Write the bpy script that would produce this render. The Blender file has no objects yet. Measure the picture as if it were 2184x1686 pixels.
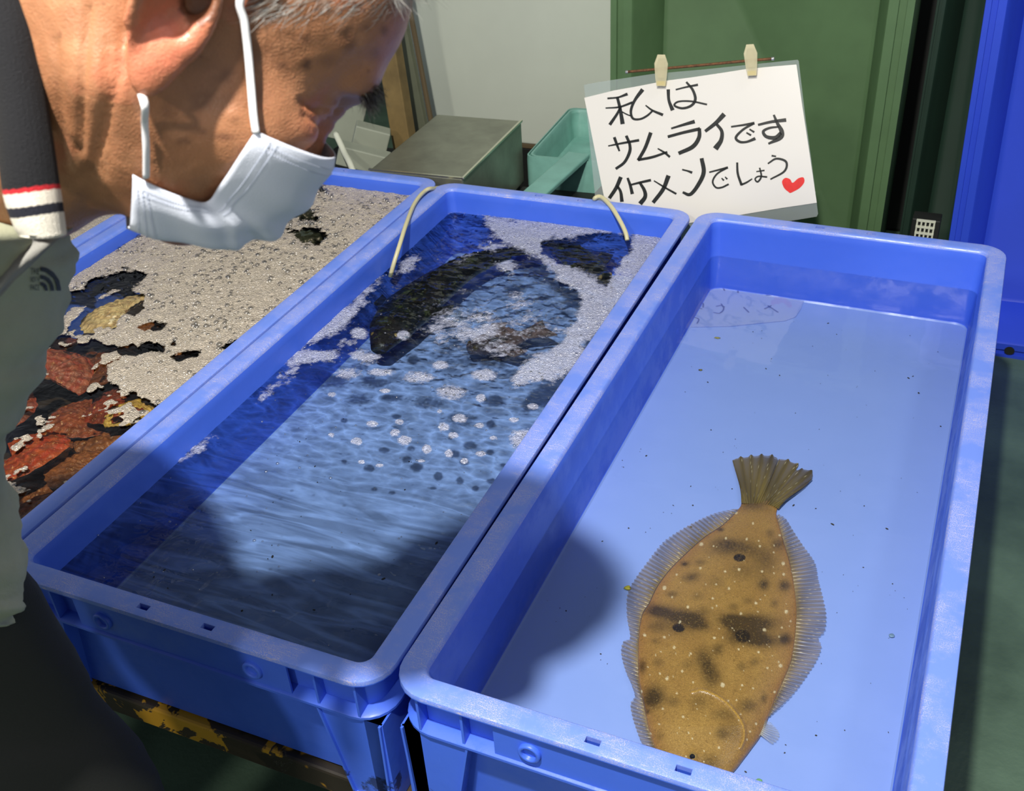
import bpy, bmesh, math, random
import numpy as np
from mathutils import Vector, Matrix
random.seed(7); rng = np.random.default_rng(11)
SC = bpy.context.scene
COL = SC.collection
PI = math.pi
# ------------------------------------------------------------------ camera (2184 x 1686 frame)
CAM = np.array([0.47166, -0.62131, 0.87103])
_r = np.array([0.914998, 0.399396, -0.055345]); _u = np.array([-0.180653, 0.530043, 0.828484]); _f = np.array([-0.360230, 0.748057, -0.557136])
_f /= np.linalg.norm(_f); _r -= _f*(_r@_f); _r /= np.linalg.norm(_r); _u = np.cross(_r, _f)
FPX, CX, CY = 2263.62, 1092.0, 843.0
cam = bpy.data.cameras.new('camera'); co = bpy.data.objects.new('camera', cam); COL.objects.link(co)
cam.sensor_width = 36; cam.lens = 36*FPX/2184; cam.clip_start = .02; cam.clip_end = 40
co.matrix_world = Matrix([[_r[0], _u[0], -_f[0], CAM[0]], [_r[1], _u[1], -_f[1], CAM[1]], [_r[2], _u[2], -_f[2], CAM[2]], [0, 0, 0, 1]])
cam.dof.use_dof = True; cam.dof.focus_distance = 1.35; cam.dof.aperture_fstop = 16
SC.camera = co
# ------------------------------------------------------------------ world, lamps, exposure
w = bpy.data.worlds.new('market_hall_air'); SC.world = w; w.use_nodes = True
wt = w.node_tree; wc = wt.nodes.new('ShaderNodeTexCoord'); wx = wt.nodes.new('ShaderNodeSeparateXYZ'); wr = wt.nodes.new('ShaderNodeValToRGB')
wt.links.new(wc.outputs['Generated'], wx.inputs[0]); wt.links.new(wx.outputs['Z'], wr.inputs[0]); wt.links.new(wr.outputs[0], wt.nodes['Background'].inputs[0])   # bright stalls at eye level, dim hall roof above
wr.color_ramp.elements[0].position = .0; wr.color_ramp.elements[0].color = (.40, .42, .44, 1); wr.color_ramp.elements[1].position = .75; wr.color_ramp.elements[1].color = (.13, .145, .17, 1)
wt.nodes['Background'].inputs[1].default_value = 1.2
def lamp(name, loc, target, size, power, color, size_y=None):
    l = bpy.data.lights.new(name, 'AREA'); l.shape = 'RECTANGLE' if size_y else 'DISK'; l.size = size; l.energy = power; l.color = color
    if size_y: l.size_y = size_y
    o = bpy.data.objects.new(name, l); COL.objects.link(o); o.location = loc
    o.rotation_euler = (Vector(target)-Vector(loc)).to_track_quat('-Z', 'Y').to_euler(); return o
lamp('hall_lamp_key', (0.225, -.73, 2.02), (0.05, .35, 0), .07, 80, (1.0, .955, .88))
lamp('hall_lamp_back', (-.15, -3.2, 2.6), (0.3, 1.0, 0), .30, 46, (1.0, .94, .84))
lamp('hall_lamp_side', (1.9, 1.2, 2.8), (0.2, .8, 0), .5, 12, (1.0, .97, .93))
SC.view_settings.view_transform = 'Standard'; SC.view_settings.look = 'None'; SC.view_settings.gamma = 1; SC.view_settings.use_curve_mapping = False
SC.view_settings.exposure = 0.0
SC.cycles.max_bounces = 7; SC.cycles.transparent_max_bounces = 14; SC.cycles.caustics_refractive = False; SC.cycles.caustics_reflective = False
SC.cycles.sample_clamp_indirect = 4
# ------------------------------------------------------------------ pixel -> place helpers
def ray(px, py):
    d = _f+(px-CX)/FPX*_r-(py-CY)/FPX*_u; return d/np.linalg.norm(d)
def atz(px, py, z): d = ray(px, py); return CAM+d*(z-CAM[2])/d[2]
def aty(px, py, y): d = ray(px, py); return CAM+d*(y-CAM[1])/d[1]
def atd(px, py, D): return CAM+ray(px, py)*D
def onplane(px, py, P, N):
    d = ray(px, py); N = np.array(N, float); return CAM+d*((np.array(P)-CAM)@N)/(d@N)
def project(P):
    d = np.asarray(P)-CAM; z = d@_f; return CX+FPX*(d@_r)/z, CY-FPX*(d@_u)/z
# ------------------------------------------------------------------ object helpers
def mesh_obj(name, verts, faces, mat, parent=None, smooth=True, loc=None, mats=None, fm=None):
    me = bpy.data.meshes.new(name); me.from_pydata([tuple(map(float, v)) for v in verts], [], [tuple(int(i) for i in f) for f in faces])
    if smooth: me.polygons.foreach_set('use_smooth', [True]*len(me.polygons))
    me.update(); o = bpy.data.objects.new(name, me); COL.objects.link(o)
    for m in ([mat] if not mats else mats): me.materials.append(m)
    if fm is not None: me.polygons.foreach_set('material_index', fm)
    if parent: o.parent = parent
    if loc is not None: o.location = loc
    return o
def bm_obj(name, bm, mat, parent=None, smooth=False):
    me = bpy.data.meshes.new(name); bmesh.ops.recalc_face_normals(bm, faces=bm.faces); bm.to_mesh(me); bm.free()
    if smooth: me.polygons.foreach_set('use_smooth', [True]*len(me.polygons))
    o = bpy.data.objects.new(name, me); COL.objects.link(o); me.materials.append(mat)
    if parent: o.parent = parent
    return o
def fixn(o):
    bm = bmesh.new(); bm.from_mesh(o.data); bmesh.ops.recalc_face_normals(bm, faces=bm.faces); bm.to_mesh(o.data); bm.free(); return o
def empty(name, loc=(0, 0, 0), rz=0):
    o = bpy.data.objects.new(name, None); COL.objects.link(o); o.location = loc; o.rotation_euler.z = rz; o.empty_display_size = .05; return o
def tag(o, label=None, cat=None, group=None, kind=None):
    if label: o['label'] = label
    if cat: o['category'] = cat
    if group: o['group'] = group
    if kind: o['kind'] = kind
    return o
def box(bm, a, b, bev=0):
    x0, y0, z0 = a; x1, y1, z1 = b
    v = [bm.verts.new(p) for p in ((x0, y0, z0), (x1, y0, z0), (x1, y1, z0), (x0, y1, z0), (x0, y0, z1), (x1, y0, z1), (x1, y1, z1), (x0, y1, z1))]
    fs = [bm.faces.new([v[i] for i in f]) for f in ((3, 2, 1, 0), (4, 5, 6, 7), (0, 1, 5, 4), (1, 2, 6, 5), (2, 3, 7, 6), (3, 0, 4, 7))]
    if bev:
        es = list({e for f in fs for e in f.edges}); bmesh.ops.bevel(bm, geom=es, offset=bev, segments=2, affect='EDGES', profile=.5)
    return v
def prism(bm, poly, d):   # poly: list of 3D points (planar), d: extrusion vector
    n = len(poly); a = [bm.verts.new(p) for p in poly]; b = [bm.verts.new(np.array(p)+np.array(d)) for p in poly]
    bm.faces.new(a); bm.faces.new(b[::-1])
    for i in range(n): bm.faces.new((a[i], a[(i+1) % n], b[(i+1) % n], b[i]))
def catmull(P, n):
    P = [np.array(p, float) for p in P]; P = [2*P[0]-P[1]]+P+[2*P[-1]-P[-2]]; out = []
    for i in range(1, len(P)-2):
        for k in range(n):
            t = k/n; a, b, c, d = P[i-1:i+3]
            out.append(.5*((2*b)+(-a+c)*t+(2*a-5*b+4*c-d)*t*t+(-a+3*b-3*c+d)*t**3))
    out.append(P[-2]); return out
def tube(name, P, rad, mat, parent=None, seg=8, n=8, flat=1.0, cap=True):
    P = catmull(P, n); m = len(P); V = []; F = []
    rr = rad if hasattr(rad, '__len__') else [rad]*m
    if len(rr) != m: rr = np.interp(np.linspace(0, 1, m), np.linspace(0, 1, len(rr)), rr)
    T0 = P[1]-P[0]; nrm = np.cross(T0, (0, 0, 1.0))
    if np.linalg.norm(nrm) < 1e-6: nrm = np.array([1., 0, 0])
    nrm /= np.linalg.norm(nrm)
    for i in range(m):
        T = P[min(i+1, m-1)]-P[max(i-1, 0)]; T /= np.linalg.norm(T)
        nrm = nrm-T*(nrm@T); nrm /= np.linalg.norm(nrm); b = np.cross(T, nrm)
        for k in range(seg):
            a = 2*PI*k/seg; V.append(P[i]+rr[i]*(math.cos(a)*nrm+flat*math.sin(a)*b))
    for i in range(m-1):
        for k in range(seg): F.append((i*seg+k, i*seg+(k+1) % seg, (i+1)*seg+(k+1) % seg, (i+1)*seg+k))
    if cap: F.append(list(range(seg))[::-1]); F.append([(m-1)*seg+k for k in range(seg)])
    return fixn(mesh_obj(name, V, F, mat, parent))
def color_attr(o, cols, name='tint'):
    a = o.data.color_attributes.new(name, 'FLOAT_COLOR', 'POINT'); c = np.ones((len(o.data.vertices), 4), np.float32); c[:, :cols.shape[1]] = cols
    a.data.foreach_set('color', c.ravel())
def lin(*c):
    return tuple(((v/255)/12.92 if v/255 <= .04045 else ((v/255+.055)/1.055)**2.4) for v in c)
# ------------------------------------------------------------------ materials
class NT:
    def __init__(s, name):
        s.m = bpy.data.materials.new(name); s.m.use_nodes = True; s.t = s.m.node_tree; s.t.nodes.clear()
        s.out = s.n('ShaderNodeOutputMaterial')
    def n(s, t, **kw):
        nd = s.t.nodes.new(t)
        for k, v in kw.items():
            if k.startswith('i_'):
                key = k[2:]; key = int(key) if key.isdigit() else key.replace('_', ' '); nd.inputs[key].default_value = v
            else: setattr(nd, k, v)
        return nd
    def l(s, a, b): s.t.links.new(a, b)
    def coord(s, scale=(1, 1, 1), kind='Object', rot=(0, 0, 0)):
        tc = s.n('ShaderNodeTexCoord'); mp = s.n('ShaderNodeMapping'); mp.inputs['Scale'].default_value = scale; mp.inputs['Rotation'].default_value = rot
        s.l(tc.outputs[kind], mp.inputs[0]); return mp.outputs[0]
    def noise(s, co, scale, detail=3, rough=.5, dist=0):
        n = s.n('ShaderNodeTexNoise'); n.inputs['Scale'].default_value = scale; n.inputs['Detail'].default_value = detail; n.inputs['Roughness'].default_value = rough; n.inputs['Distortion'].default_value = dist
        if co is not None: s.l(co, n.inputs['Vector'])
        return n.outputs['Fac']
    def ramp(s, fac, stops, interp='LINEAR'):
        r = s.n('ShaderNodeValToRGB'); cr = r.color_ramp; cr.interpolation = interp
        while len(cr.elements) < len(stops): cr.elements.new(.5)
        for e, (p, c) in zip(cr.elements, stops): e.position = p; e.color = (c[0], c[1], c[2], 1) if hasattr(c, '__len__') else (c, c, c, 1)
        s.l(fac, r.inputs[0]); return r.outputs[0]
    def mix(s, fac, a, b, mode='MIX'):
        m = s.n('ShaderNodeMix', data_type='RGBA', blend_type=mode)
        for v, k in ((fac, 0), (a, 6), (b, 7)):
            if isinstance(v, (int, float)): m.inputs[k].default_value = v
            elif isinstance(v, tuple): m.inputs[k].default_value = (v[0], v[1], v[2], 1)
            else: s.l(v, m.inputs[k])
        return m.outputs[2]
    def math(s, op, a, b=0.):
        m = s.n('ShaderNodeMath', operation=op)
        for v, k in ((a, 0), (b, 1)):
            if isinstance(v, (int, float)): m.inputs[k].default_value = v
            else: s.l(v, m.inputs[k])
        return m.outputs[0]
    def bsdf(s, color, rough=.5, **kw):
        b = s.n('ShaderNodeBsdfPrincipled')
        for v, k in ((color, 'Base Color'), (rough, 'Roughness')):
            if isinstance(v, (int, float)): b.inputs[k].default_value = v
            elif isinstance(v, tuple): b.inputs[k].default_value = (v[0], v[1], v[2], 1)
            else: s.l(v, b.inputs[k])
        for k, v in kw.items():
            k = k.replace('_', ' ')
            if hasattr(v, 'is_output') or hasattr(v, 'links'): s.l(v, b.inputs[k])
            else: b.inputs[k].default_value = v
        s.l(b.outputs[0], s.out.inputs[0]); s.b = b; return b
    def bump(s, h, strength=.3, dist=.01):
        b = s.n('ShaderNodeBump'); b.inputs['Strength'].default_value = strength; b.inputs['Distance'].default_value = dist
        s.l(h, b.inputs['Height']); return b.outputs[0]
def simple(name, c, rough=.5, bump=0, bscale=200, var=0, vscale=8, **kw):
    t = NT(name); co = t.coord(); col = c
    if var:
        col = t.ramp(t.noise(co, vscale, 4, .6), [(.3, tuple(x*(1-var) for x in c)), (.7, tuple(min(1, x*(1+var)) for x in c))])
    b = t.bsdf(col, rough, **kw)
    if bump: t.l(t.bump(t.noise(co, bscale, 3), bump, .002), b.inputs['Normal'])
    return t.m
def crate_mat(name, base, scuff, floorc=None, wear=1.0):
    t = NT(name); co = t.coord(); sep = t.n('ShaderNodeSeparateXYZ'); t.l(co, sep.inputs[0])
    geo = t.n('ShaderNodeNewGeometry'); sn = t.n('ShaderNodeSeparateXYZ'); t.l(geo.outputs['Normal'], sn.inputs[0])
    big = t.noise(co, 5, 4, .6); col = t.mix(t.math('MULTIPLY', big, .5), base, tuple(min(1, x*1.25) for x in base))
    # chalky wear plus a painted lit tone, on the rim only
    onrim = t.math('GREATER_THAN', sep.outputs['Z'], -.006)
    speck = t.ramp(t.noise(co, 900, 2, .7), [(.50, 0), (.62, 1)]); patch = t.ramp(t.noise(co, 14, 5, .65), [(.42, 0), (.58, 1)])
    scr = t.ramp(t.noise(t.coord((60, 900, 60), rot=(0, 0, .6)), 1, 2, .5), [(.60, 0), (.68, 1)])
    wm = t.math('MULTIPLY', t.math('MULTIPLY', patch, t.math('MAXIMUM', speck, scr)), onrim)
    col = t.mix(t.math('MULTIPLY', onrim, .62), col, lin(128, 156, 232))  # pale tone over the whole rim paints in its lit look besides wear
    col = t.mix(t.math('MULTIPLY', wm, .62*wear), col, scuff)
    # scratches on walls, dirt on the feet
    sc2 = t.ramp(t.noise(t.coord((300, 20, 30)), 1, 3, .6), [(.70, 0), (.76, 1)])
    col = t.mix(t.math('MULTIPLY', sc2, .25), col, tuple(min(1, x*1.6+.03) for x in base))
    low = t.math('LESS_THAN', sep.outputs['Z'], -.165); front = t.math('LESS_THAN', sep.outputs['Y'], .0255)
    dirt = t.ramp(t.noise(co, 26, 5, .7), [(.53, 0), (.60, 1)])
    col = t.mix(t.math('MULTIPLY', t.math('MULTIPLY', t.math('MULTIPLY', low, front), dirt), .8), col, lin(20, 18, 14))
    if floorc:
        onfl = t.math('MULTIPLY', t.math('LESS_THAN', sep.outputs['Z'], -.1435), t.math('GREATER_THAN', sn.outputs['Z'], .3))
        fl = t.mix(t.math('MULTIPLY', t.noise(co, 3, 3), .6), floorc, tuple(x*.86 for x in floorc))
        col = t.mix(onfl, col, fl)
    b = t.bsdf(col, t.ramp(patch, [(0, .30), (1, .55)]), Subsurface_Weight=0.0)
    b.inputs['Specular IOR Level'].default_value = .5
    t.l(t.bump(t.math('ADD', t.noise(co, 25, 2), t.math('MULTIPLY', t.noise(co, 700, 2), .12)), .25, .002), b.inputs['Normal'])
    return t.m
M = {}
M['tank'] = crate_mat('blue_plastic', lin(62, 101, 214), lin(214, 200, 196), lin(138, 164, 226))
M['tank_mid'] = crate_mat('blue_plastic_lightened_floor', lin(62, 101, 214), lin(214, 200, 196), lin(158, 186, 242))  # same plastic, floor lightened to offset dimming by the painted ripple light
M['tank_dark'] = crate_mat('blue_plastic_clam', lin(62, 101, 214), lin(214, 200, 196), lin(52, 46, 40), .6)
M['steel'] = simple('brushed_steel', lin(150, 152, 136), .38, var=.18, vscale=14, Metallic=.75)
M['steel_edge'] = simple('steel_edge_highlight', lin(225, 225, 205), .25, Metallic=.9)  # lighter steel paints in the highlight along the box edge
M['teal'] = simple('teal_plastic', lin(120, 172, 160), .45, var=.12, vscale=20)
M['board'] = simple('grey_white_board', lin(196, 203, 190), .6, var=.05, vscale=3)
M['wall'] = simple('dark_wall', lin(52, 60, 54), .8, var=.1)
M['wood'] = simple('old_timber', lin(122, 102, 62), .75, var=.3, vscale=12)
M['greywood'] = simple('weathered_panel', lin(104, 108, 88), .8, var=.15)
M['brown'] = simple('brown_trim', lin(96, 82, 58), .7)
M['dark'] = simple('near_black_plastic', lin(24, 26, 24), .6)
M['green'] = simple('green_plastic', lin(84, 114, 76), .55, var=.08, vscale=10)
M['dgreen'] = simple('deep_green_plastic', lin(24, 50, 38), .6, var=.1)
M['blue2'] = simple('blue_crate_plastic', lin(44, 74, 205), .42, var=.06, vscale=4)
M['blue2_light'] = simple('blue_crate_rim_plastic', lin(62, 96, 225), .4, var=.05)
M['white'] = simple('white_plastic', lin(205, 208, 190), .5)
M['floor'] = None
t = NT('green_painted_concrete'); co_ = t.coord()
c_ = t.ramp(t.noise(co_, 3.5, 5, .6), [(.35, lin(54, 74, 60)), (.65, lin(84, 108, 90))])
b_ = t.bsdf(c_, .45); t.l(t.bump(t.noise(co_, 120, 4), .25, .003), b_.inputs['Normal']); M['floor'] = t.m
# ------------------------------------------------------------------ setting
def struct(name, bm, m):
    o = bm_obj(name, bm, m); o['kind'] = 'structure'; return o
FZ = -.50
bm = bmesh.new(); box(bm, (-3.2, -2.6, FZ-.05), (3.2, 3.0, FZ)); struct('floor', bm, M['floor'])
bm = bmesh.new(); box(bm, (-3.2, 3.0, FZ), (3.2, 3.1, 2.0)); struct('wall_back', bm, M['wall'])
# ------------------------------------------------------------------ the fish tanks
TW, TL = .55, 1.26
def rloop(ins, z, r, W=TW, L=TL, n=6):
    x0, x1, y0, y1 = ins, W-ins, ins, L-ins; r = max(r, .002)
    xs = [.221, .237, .313, .329]; P = []
    for k in range(n+1): a = PI+PI/2*k/n; P.append((x0+r+r*math.cos(a), y0+r+r*math.sin(a), z))
    for x in xs: P.append((x, y0, z))
    for k in range(n+1): a = -PI/2+PI/2*k/n; P.append((x1-r+r*math.cos(a), y0+r+r*math.sin(a), z))
    for k in range(1, 8): P.append((x1, y0+(y1-y0)*k/8, z))
    for k in range(n+1): a = PI/2*k/n; P.append((x1-r+r*math.cos(a), y1-r+r*math.sin(a), z))
    for x in xs[::-1]: P.append((x, y1, z))
    for k in range(n+1): a = PI/2+PI/2*k/n; P.append((x0+r+r*math.cos(a), y1-r+r*math.sin(a), z))
    for k in range(1, 8): P.append((x0, y1-(y1-y0)*k/8, z))
    return P
def tank_mesh(name, mat):
    L = [(.045, -.1465, .02), (.0405, -.146, .02), (.0375, -.1425, .02), (.035, -.08, .018), (.0335, -.076, .018), (.0325, -.02, .016), (.031, -.005, .015), (.0285, -.0008, .016), (.027, 0, .017),
         (.018, 0, .026), (.010, 0, .033), (.003, 0, .04), (.0008, -.0008, .042), (0, -.003, .043), (0, -.0075, .043), (.0015, -.009, .042), (.018, -.0095, .026), (.019, -.058, .026), (.005, -.060, .039),
         (.003, -.0615, .041), (.003, -.0650, .041), (.005, -.0665, .039), (.024, -.068, .03), (.031, -.207, .025), (.05, -.21, .02)]
    bow = lambda p, ins: p
    V = []; F = []; N = None
    for ins, z, r in L:
        lp = rloop(ins, z, r); N = len(lp); V += lp
    hole = {7+0+7-7: None}
    for j in range(len(L)-1):
        for i in range(N):
            a, b = j*N+i, j*N+(i+1) % N; c, d = b+N, a+N
            if j in (9, 15):   # the two slots in each end of the rim
                xa, ya = V[a][0], V[a][1]; xb = V[b][0]
                if abs(V[a][1]-V[b][1]) < 1e-6 and (abs(min(xa, xb)-.221) < 1e-4 and abs(max(xa, xb)-.237) < 1e-4 or abs(min(xa, xb)-.313) < 1e-4 and abs(max(xa, xb)-.329) < 1e-4): continue
            F.append((a, b, c, d))
    F.append(list(range(N))[::-1]); F.append([(len(L)-1)*N+i for i in range(N)])
    o = mesh_obj(name, V, F, mat, smooth=True)
    bm = bmesh.new(); bm.from_mesh(o.data)
    def boxes(a, b): box(bm, a, b)
    for fr in (0, 1):
        def Y(y): return y if not fr else TL-y
        def bx(x0, x1, y0, y1, z0, z1):
            ya, yb = sorted((Y(y0), Y(y1))); box(bm, (x0, ya, z0), (x1, yb, z1))
        bx(.122, .428, .0060, .0085, -.0595, -.0096)           # flush panel in the middle of the band
        for x in (.2205, .3125):     # plastic sleeve lining each rim slot
            bx(x, x+.017, .0176, .0186, -.0105, -.0002); bx(x, x+.017, .0092, .0102, -.0105, -.0002); bx(x-.0005, x+.0006, .0100, .0180, -.0105, -.0002); bx(x+.0164, x+.0175, .0100, .0180, -.0105, -.0002)
        for x in (.034, .086, .464, .516): bx(x-.0015, x+.0015, .005, .0245, -.0665, -.0095)   # upright ribs
        for s in (0, 1):                                 # corner feet narrowing downwards
            mx = lambda x: x if not s else TW-x
            poly = [(mx(.010), Y(.0075), -.067), (mx(.089), Y(.0075), -.067), (mx(.062), Y(.0075), -.21), (mx(.014), Y(.0075), -.21)]
            prism(bm, poly, (0, (.0235 if not fr else -.0235), 0))
            for pa, pb in ((poly[1], poly[2]), (poly[0], poly[3])):
                d = np.array((0.0028, 0, 0)); pa = np.array(pa)+(0, (-.0035 if not fr else .0035), 0); pb = np.array(pb)+(0, (-.0035 if not fr else .0035), 0)
                prism(bm, [pa-d/2, pa+d/2, pb+d/2, pb-d/2], (0, (.006 if not fr else -.006), 0))
            bx(*sorted((mx(.012), mx(.064))), .004, .030, -.2105, -.207)
    for sx in (0, 1):                                    # ribs and feet along the long sides
        for k in range(9):
            y = .08+k*(TL-.16)/8; x0 = .0045 if not sx else TW-.0245; box(bm, (x0, y-.0015, -.0665), (x0+.02, y+.0015, -.0095))
        for y in (.0075, TL-.0975): 
            x0 = .0075 if not sx else TW-.031; box(bm, (x0, y, -.21), (x0+.0235, y+.09, -.067))
    bm.to_mesh(o.data); bm.free()
    fixn(o)
    me = o.data; me.set_sharp_from_angle(angle=math.radians(34))
    return o
def ring(name, x, y, z, mat, parent, s=-1):
    V = []; F = []; n = 24; prof = [(.0125, 0), (.0125, .0050), (.0115, .0062), (.0088, .0062), (.0078, .0050), (.0072, -.012)]
    for r, d in prof:
        for k in range(n): a = 2*PI*k/n; V.append((x+r*math.cos(a), y+s*d, z+r*math.sin(a)))
    for j in range(len(prof)-1):
        for k in range(n): F.append((j*n+k, j*n+(k+1) % n, (j+1)*n+(k+1) % n, (j+1)*n+k))
    F.append([5*n+k for k in range(n)])
    return fixn(mesh_obj(name, V, F, mat, parent))
def tank(loc, rz, mat, label, rings=True):
    e = empty('fish_tank', loc, rz); tag(e, label, 'tank', 'blue plastic fish tanks')
    s = tank_mesh('tank_shell', mat); s.parent = e
    for x in (.163, .380): ring('bolt_ring', x, .0075, -.038, mat, e)
    return e
T3 = tank((0, 0, 0), 0, M['tank'], 'right blue plastic tank of clear water holding the brown flatfish')
T2 = tank((-.553, -.012, 0), .006, M['tank_mid'], 'middle blue plastic tank of rippling bubbly water with dark fish')
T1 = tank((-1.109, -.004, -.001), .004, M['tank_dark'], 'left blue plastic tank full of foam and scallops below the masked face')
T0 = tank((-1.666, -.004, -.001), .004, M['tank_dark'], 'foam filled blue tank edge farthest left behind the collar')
# ------------------------------------------------------------------ water
def water_mat(name, tint, ripple, rscale, painted_caustics=0):
    t = NT(name); co = t.coord()
    wv = t.math('ADD', t.noise(t.coord((1, 1, 1)), rscale, 3, .5, .6), t.math('MULTIPLY', t.noise(t.coord((.45, 1.3, 1)), rscale*2.2, 2), .45))
    nb = t.bump(wv, ripple, .02)
    col = tint
    if painted_caustics:  # ripple light painted into the surface tint as bright lines and streaks
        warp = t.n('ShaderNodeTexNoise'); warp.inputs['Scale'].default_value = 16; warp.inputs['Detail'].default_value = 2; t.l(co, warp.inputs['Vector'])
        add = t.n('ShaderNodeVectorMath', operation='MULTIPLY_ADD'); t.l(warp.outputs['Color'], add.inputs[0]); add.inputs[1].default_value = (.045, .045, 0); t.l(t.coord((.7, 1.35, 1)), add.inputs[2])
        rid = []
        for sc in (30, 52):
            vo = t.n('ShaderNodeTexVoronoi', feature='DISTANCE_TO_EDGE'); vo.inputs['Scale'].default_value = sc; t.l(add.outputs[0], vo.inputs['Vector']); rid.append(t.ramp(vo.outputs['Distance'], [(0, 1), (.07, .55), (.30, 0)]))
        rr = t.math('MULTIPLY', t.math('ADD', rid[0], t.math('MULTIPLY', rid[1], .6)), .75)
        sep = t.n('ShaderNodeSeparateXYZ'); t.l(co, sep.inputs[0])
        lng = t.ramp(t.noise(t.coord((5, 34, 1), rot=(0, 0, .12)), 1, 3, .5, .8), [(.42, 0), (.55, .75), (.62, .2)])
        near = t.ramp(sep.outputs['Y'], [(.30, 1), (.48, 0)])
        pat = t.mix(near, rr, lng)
        col = t.mix(pat, tuple(x*(1-painted_caustics) for x in tint), tuple(min(1, x*1.0) for x in tint))
    tr = t.n('ShaderNodeBsdfTransparent')
    if isinstance(col, tuple): tr.inputs[0].default_value = (*col, 1)
    else: t.l(col, tr.inputs[0])
    gl = t.n('ShaderNodeBsdfGlossy'); gl.inputs['Roughness'].default_value = .03; t.l(nb, gl.inputs['Normal'])
    fr = t.n('ShaderNodeFresnel'); fr.inputs['IOR'].default_value = 1.33; t.l(nb, fr.inputs['Normal'])
    mx = t.n('ShaderNodeMixShader'); t.l(fr.outputs[0], mx.inputs[0]); t.l(tr.outputs[0], mx.inputs[1]); t.l(gl.outputs[0], mx.inputs[2]); t.l(mx.outputs[0], t.out.inputs[0])
    return t.m
M['water3'] = water_mat('still_water', (.93, .96, 1), .03, 9)
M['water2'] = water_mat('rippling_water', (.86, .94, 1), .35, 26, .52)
M['water1'] = water_mat('brown_tinted_water', (.92, .86, .74), .18, 24)
def sheet(name, W, L, ins, z, step, mat, parent, amp=None):
    nx = int((W-2*ins)/step)+1; ny = int((L-2*ins)/step)+1
    xs = np.linspace(ins, W-ins, nx); ys = np.linspace(ins, L-ins, ny); X, Y = np.meshgrid(xs, ys); Z = np.full_like(X, z)
    if amp is not None: Z = Z+amp(X, Y)
    V = np.stack([X, Y, Z], -1).reshape(-1, 3); i = np.arange(nx*ny).reshape(ny, nx)
    F = np.stack([i[:-1, :-1], i[:-1, 1:], i[1:, 1:], i[1:, :-1]], -1).reshape(-1, 4)
    return mesh_obj(name, V, F, mat, parent), X, Y
def vnoise(x, y, s, seed=0, octv=3):
    out = 0; amp = 1; tot = 0
    for o in range(octv):
        fx, fy = x*s+seed*13.7+o*31.1, y*s+seed*7.3+o*17.9
        ix, iy = np.floor(fx).astype(int), np.floor(fy).astype(int); u, v = fx-ix, fy-iy; u = u*u*(3-2*u); v = v*v*(3-2*v)
        h = lambda a, b: np.abs(np.sin(a*127.1+b*311.7+seed*5.1)*43758.5453) % 1
        out = out+amp*((h(ix, iy)*(1-u)+h(ix+1, iy)*u)*(1-v)+(h(ix, iy+1)*(1-u)+h(ix+1, iy+1)*u)*v); tot += amp; amp *= .55; s *= 2.1
    return out/tot
def place_water(o, T, label, cat='water'):
    o.location = T.location; o.rotation_euler = T.rotation_euler; return tag(o, label, cat, kind='stuff')
WZ3, WZ2, WZ1 = -.076, -.052, -.034
o, _, _ = sheet('tank_water', TW, TL, .0336, WZ3, .2, M['water3'], None); place_water(o, T3, 'still clear water in the right tank over the flatfish')
def churn(X, Y):
    d = np.hypot(X-.30, (Y-.88)*.8); g = np.exp(-(d/.17)**2)
    return (vnoise(X, Y, 38, 3)-.5)*(.0012+.018*g)+(vnoise(X, Y, 90, 4)-.5)*(.0006+.008*g)
o, _, _ = sheet('tank_water', TW, TL, .0332, WZ2, .004, M['water2'], None, churn); place_water(o, T2, 'rippling water in the middle tank around the dark fish')
o, _, _ = sheet('tank_water', TW, TL, .0330, WZ1, .2, M['water1'], None); place_water(o, T1, 'brownish water over the scallops in the left tank')
o, _, _ = sheet('tank_water', TW, TL, .0330, WZ1, .2, M['water1'], None); place_water(o, T0, 'water in the farthest left tank behind the collar')
# ------------------------------------------------------------------ foam
def foam_mat(name, c, holes=.5, lace=.55, soft=.56, top=1.):
    t = NT(name); co = t.coord(); at = t.n('ShaderNodeAttribute'); at.attribute_name = 'cover'
    vo = t.n('ShaderNodeTexVoronoi', feature='DISTANCE_TO_EDGE'); vo.inputs['Scale'].default_value = 240; t.l(co, vo.inputs['Vector'])
    v2 = t.n('ShaderNodeTexVoronoi', feature='F1'); v2.inputs['Scale'].default_value = 75; t.l(co, v2.inputs['Vector'])
    nz = t.noise(co, 120, 3, .6); n2 = t.noise(co, 18, 4, .6)
    edge = t.math('ADD', at.outputs['Fac'], t.math('MULTIPLY', t.math('SUBTRACT', nz, .5), lace))
    al = t.ramp(edge, [(.46, 0), (soft, top)])
    pit = t.ramp(v2.outputs['Distance'], [(.10, 0), (.30, 1)])
    cover2 = t.math('MULTIPLY', al, t.ramp(t.math('ADD', t.math('MULTIPLY', pit, .6), t.math('MULTIPLY', n2, .8)), [(.40, 1-holes), (.62, 1)]))
    col = t.mix(t.ramp(vo.outputs['Distance'], [(0, 1), (.12, 0)]), t.mix(n2, tuple(x*.86 for x in c), tuple(min(1, x*1.08) for x in c)), tuple(min(1, x*1.35) for x in c))
    b = t.bsdf(col, .25); t.l(cover2, b.inputs['Alpha']); b.inputs['Specular IOR Level'].default_value = .7
    h = t.math('ADD', t.ramp(vo.outputs['Distance'], [(0, 0), (.4, 1)]), t.math('MULTIPLY', nz, 1.5))
    t.l(t.bump(h, .8, .003), b.inputs['Normal'])
    return t.m
M['foam1'] = foam_mat('beige_foam', lin(190, 178, 160), .55)
M['foam2'] = foam_mat('white_foam', lin(190, 194, 216), .5, .9, .80, .80)
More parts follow.
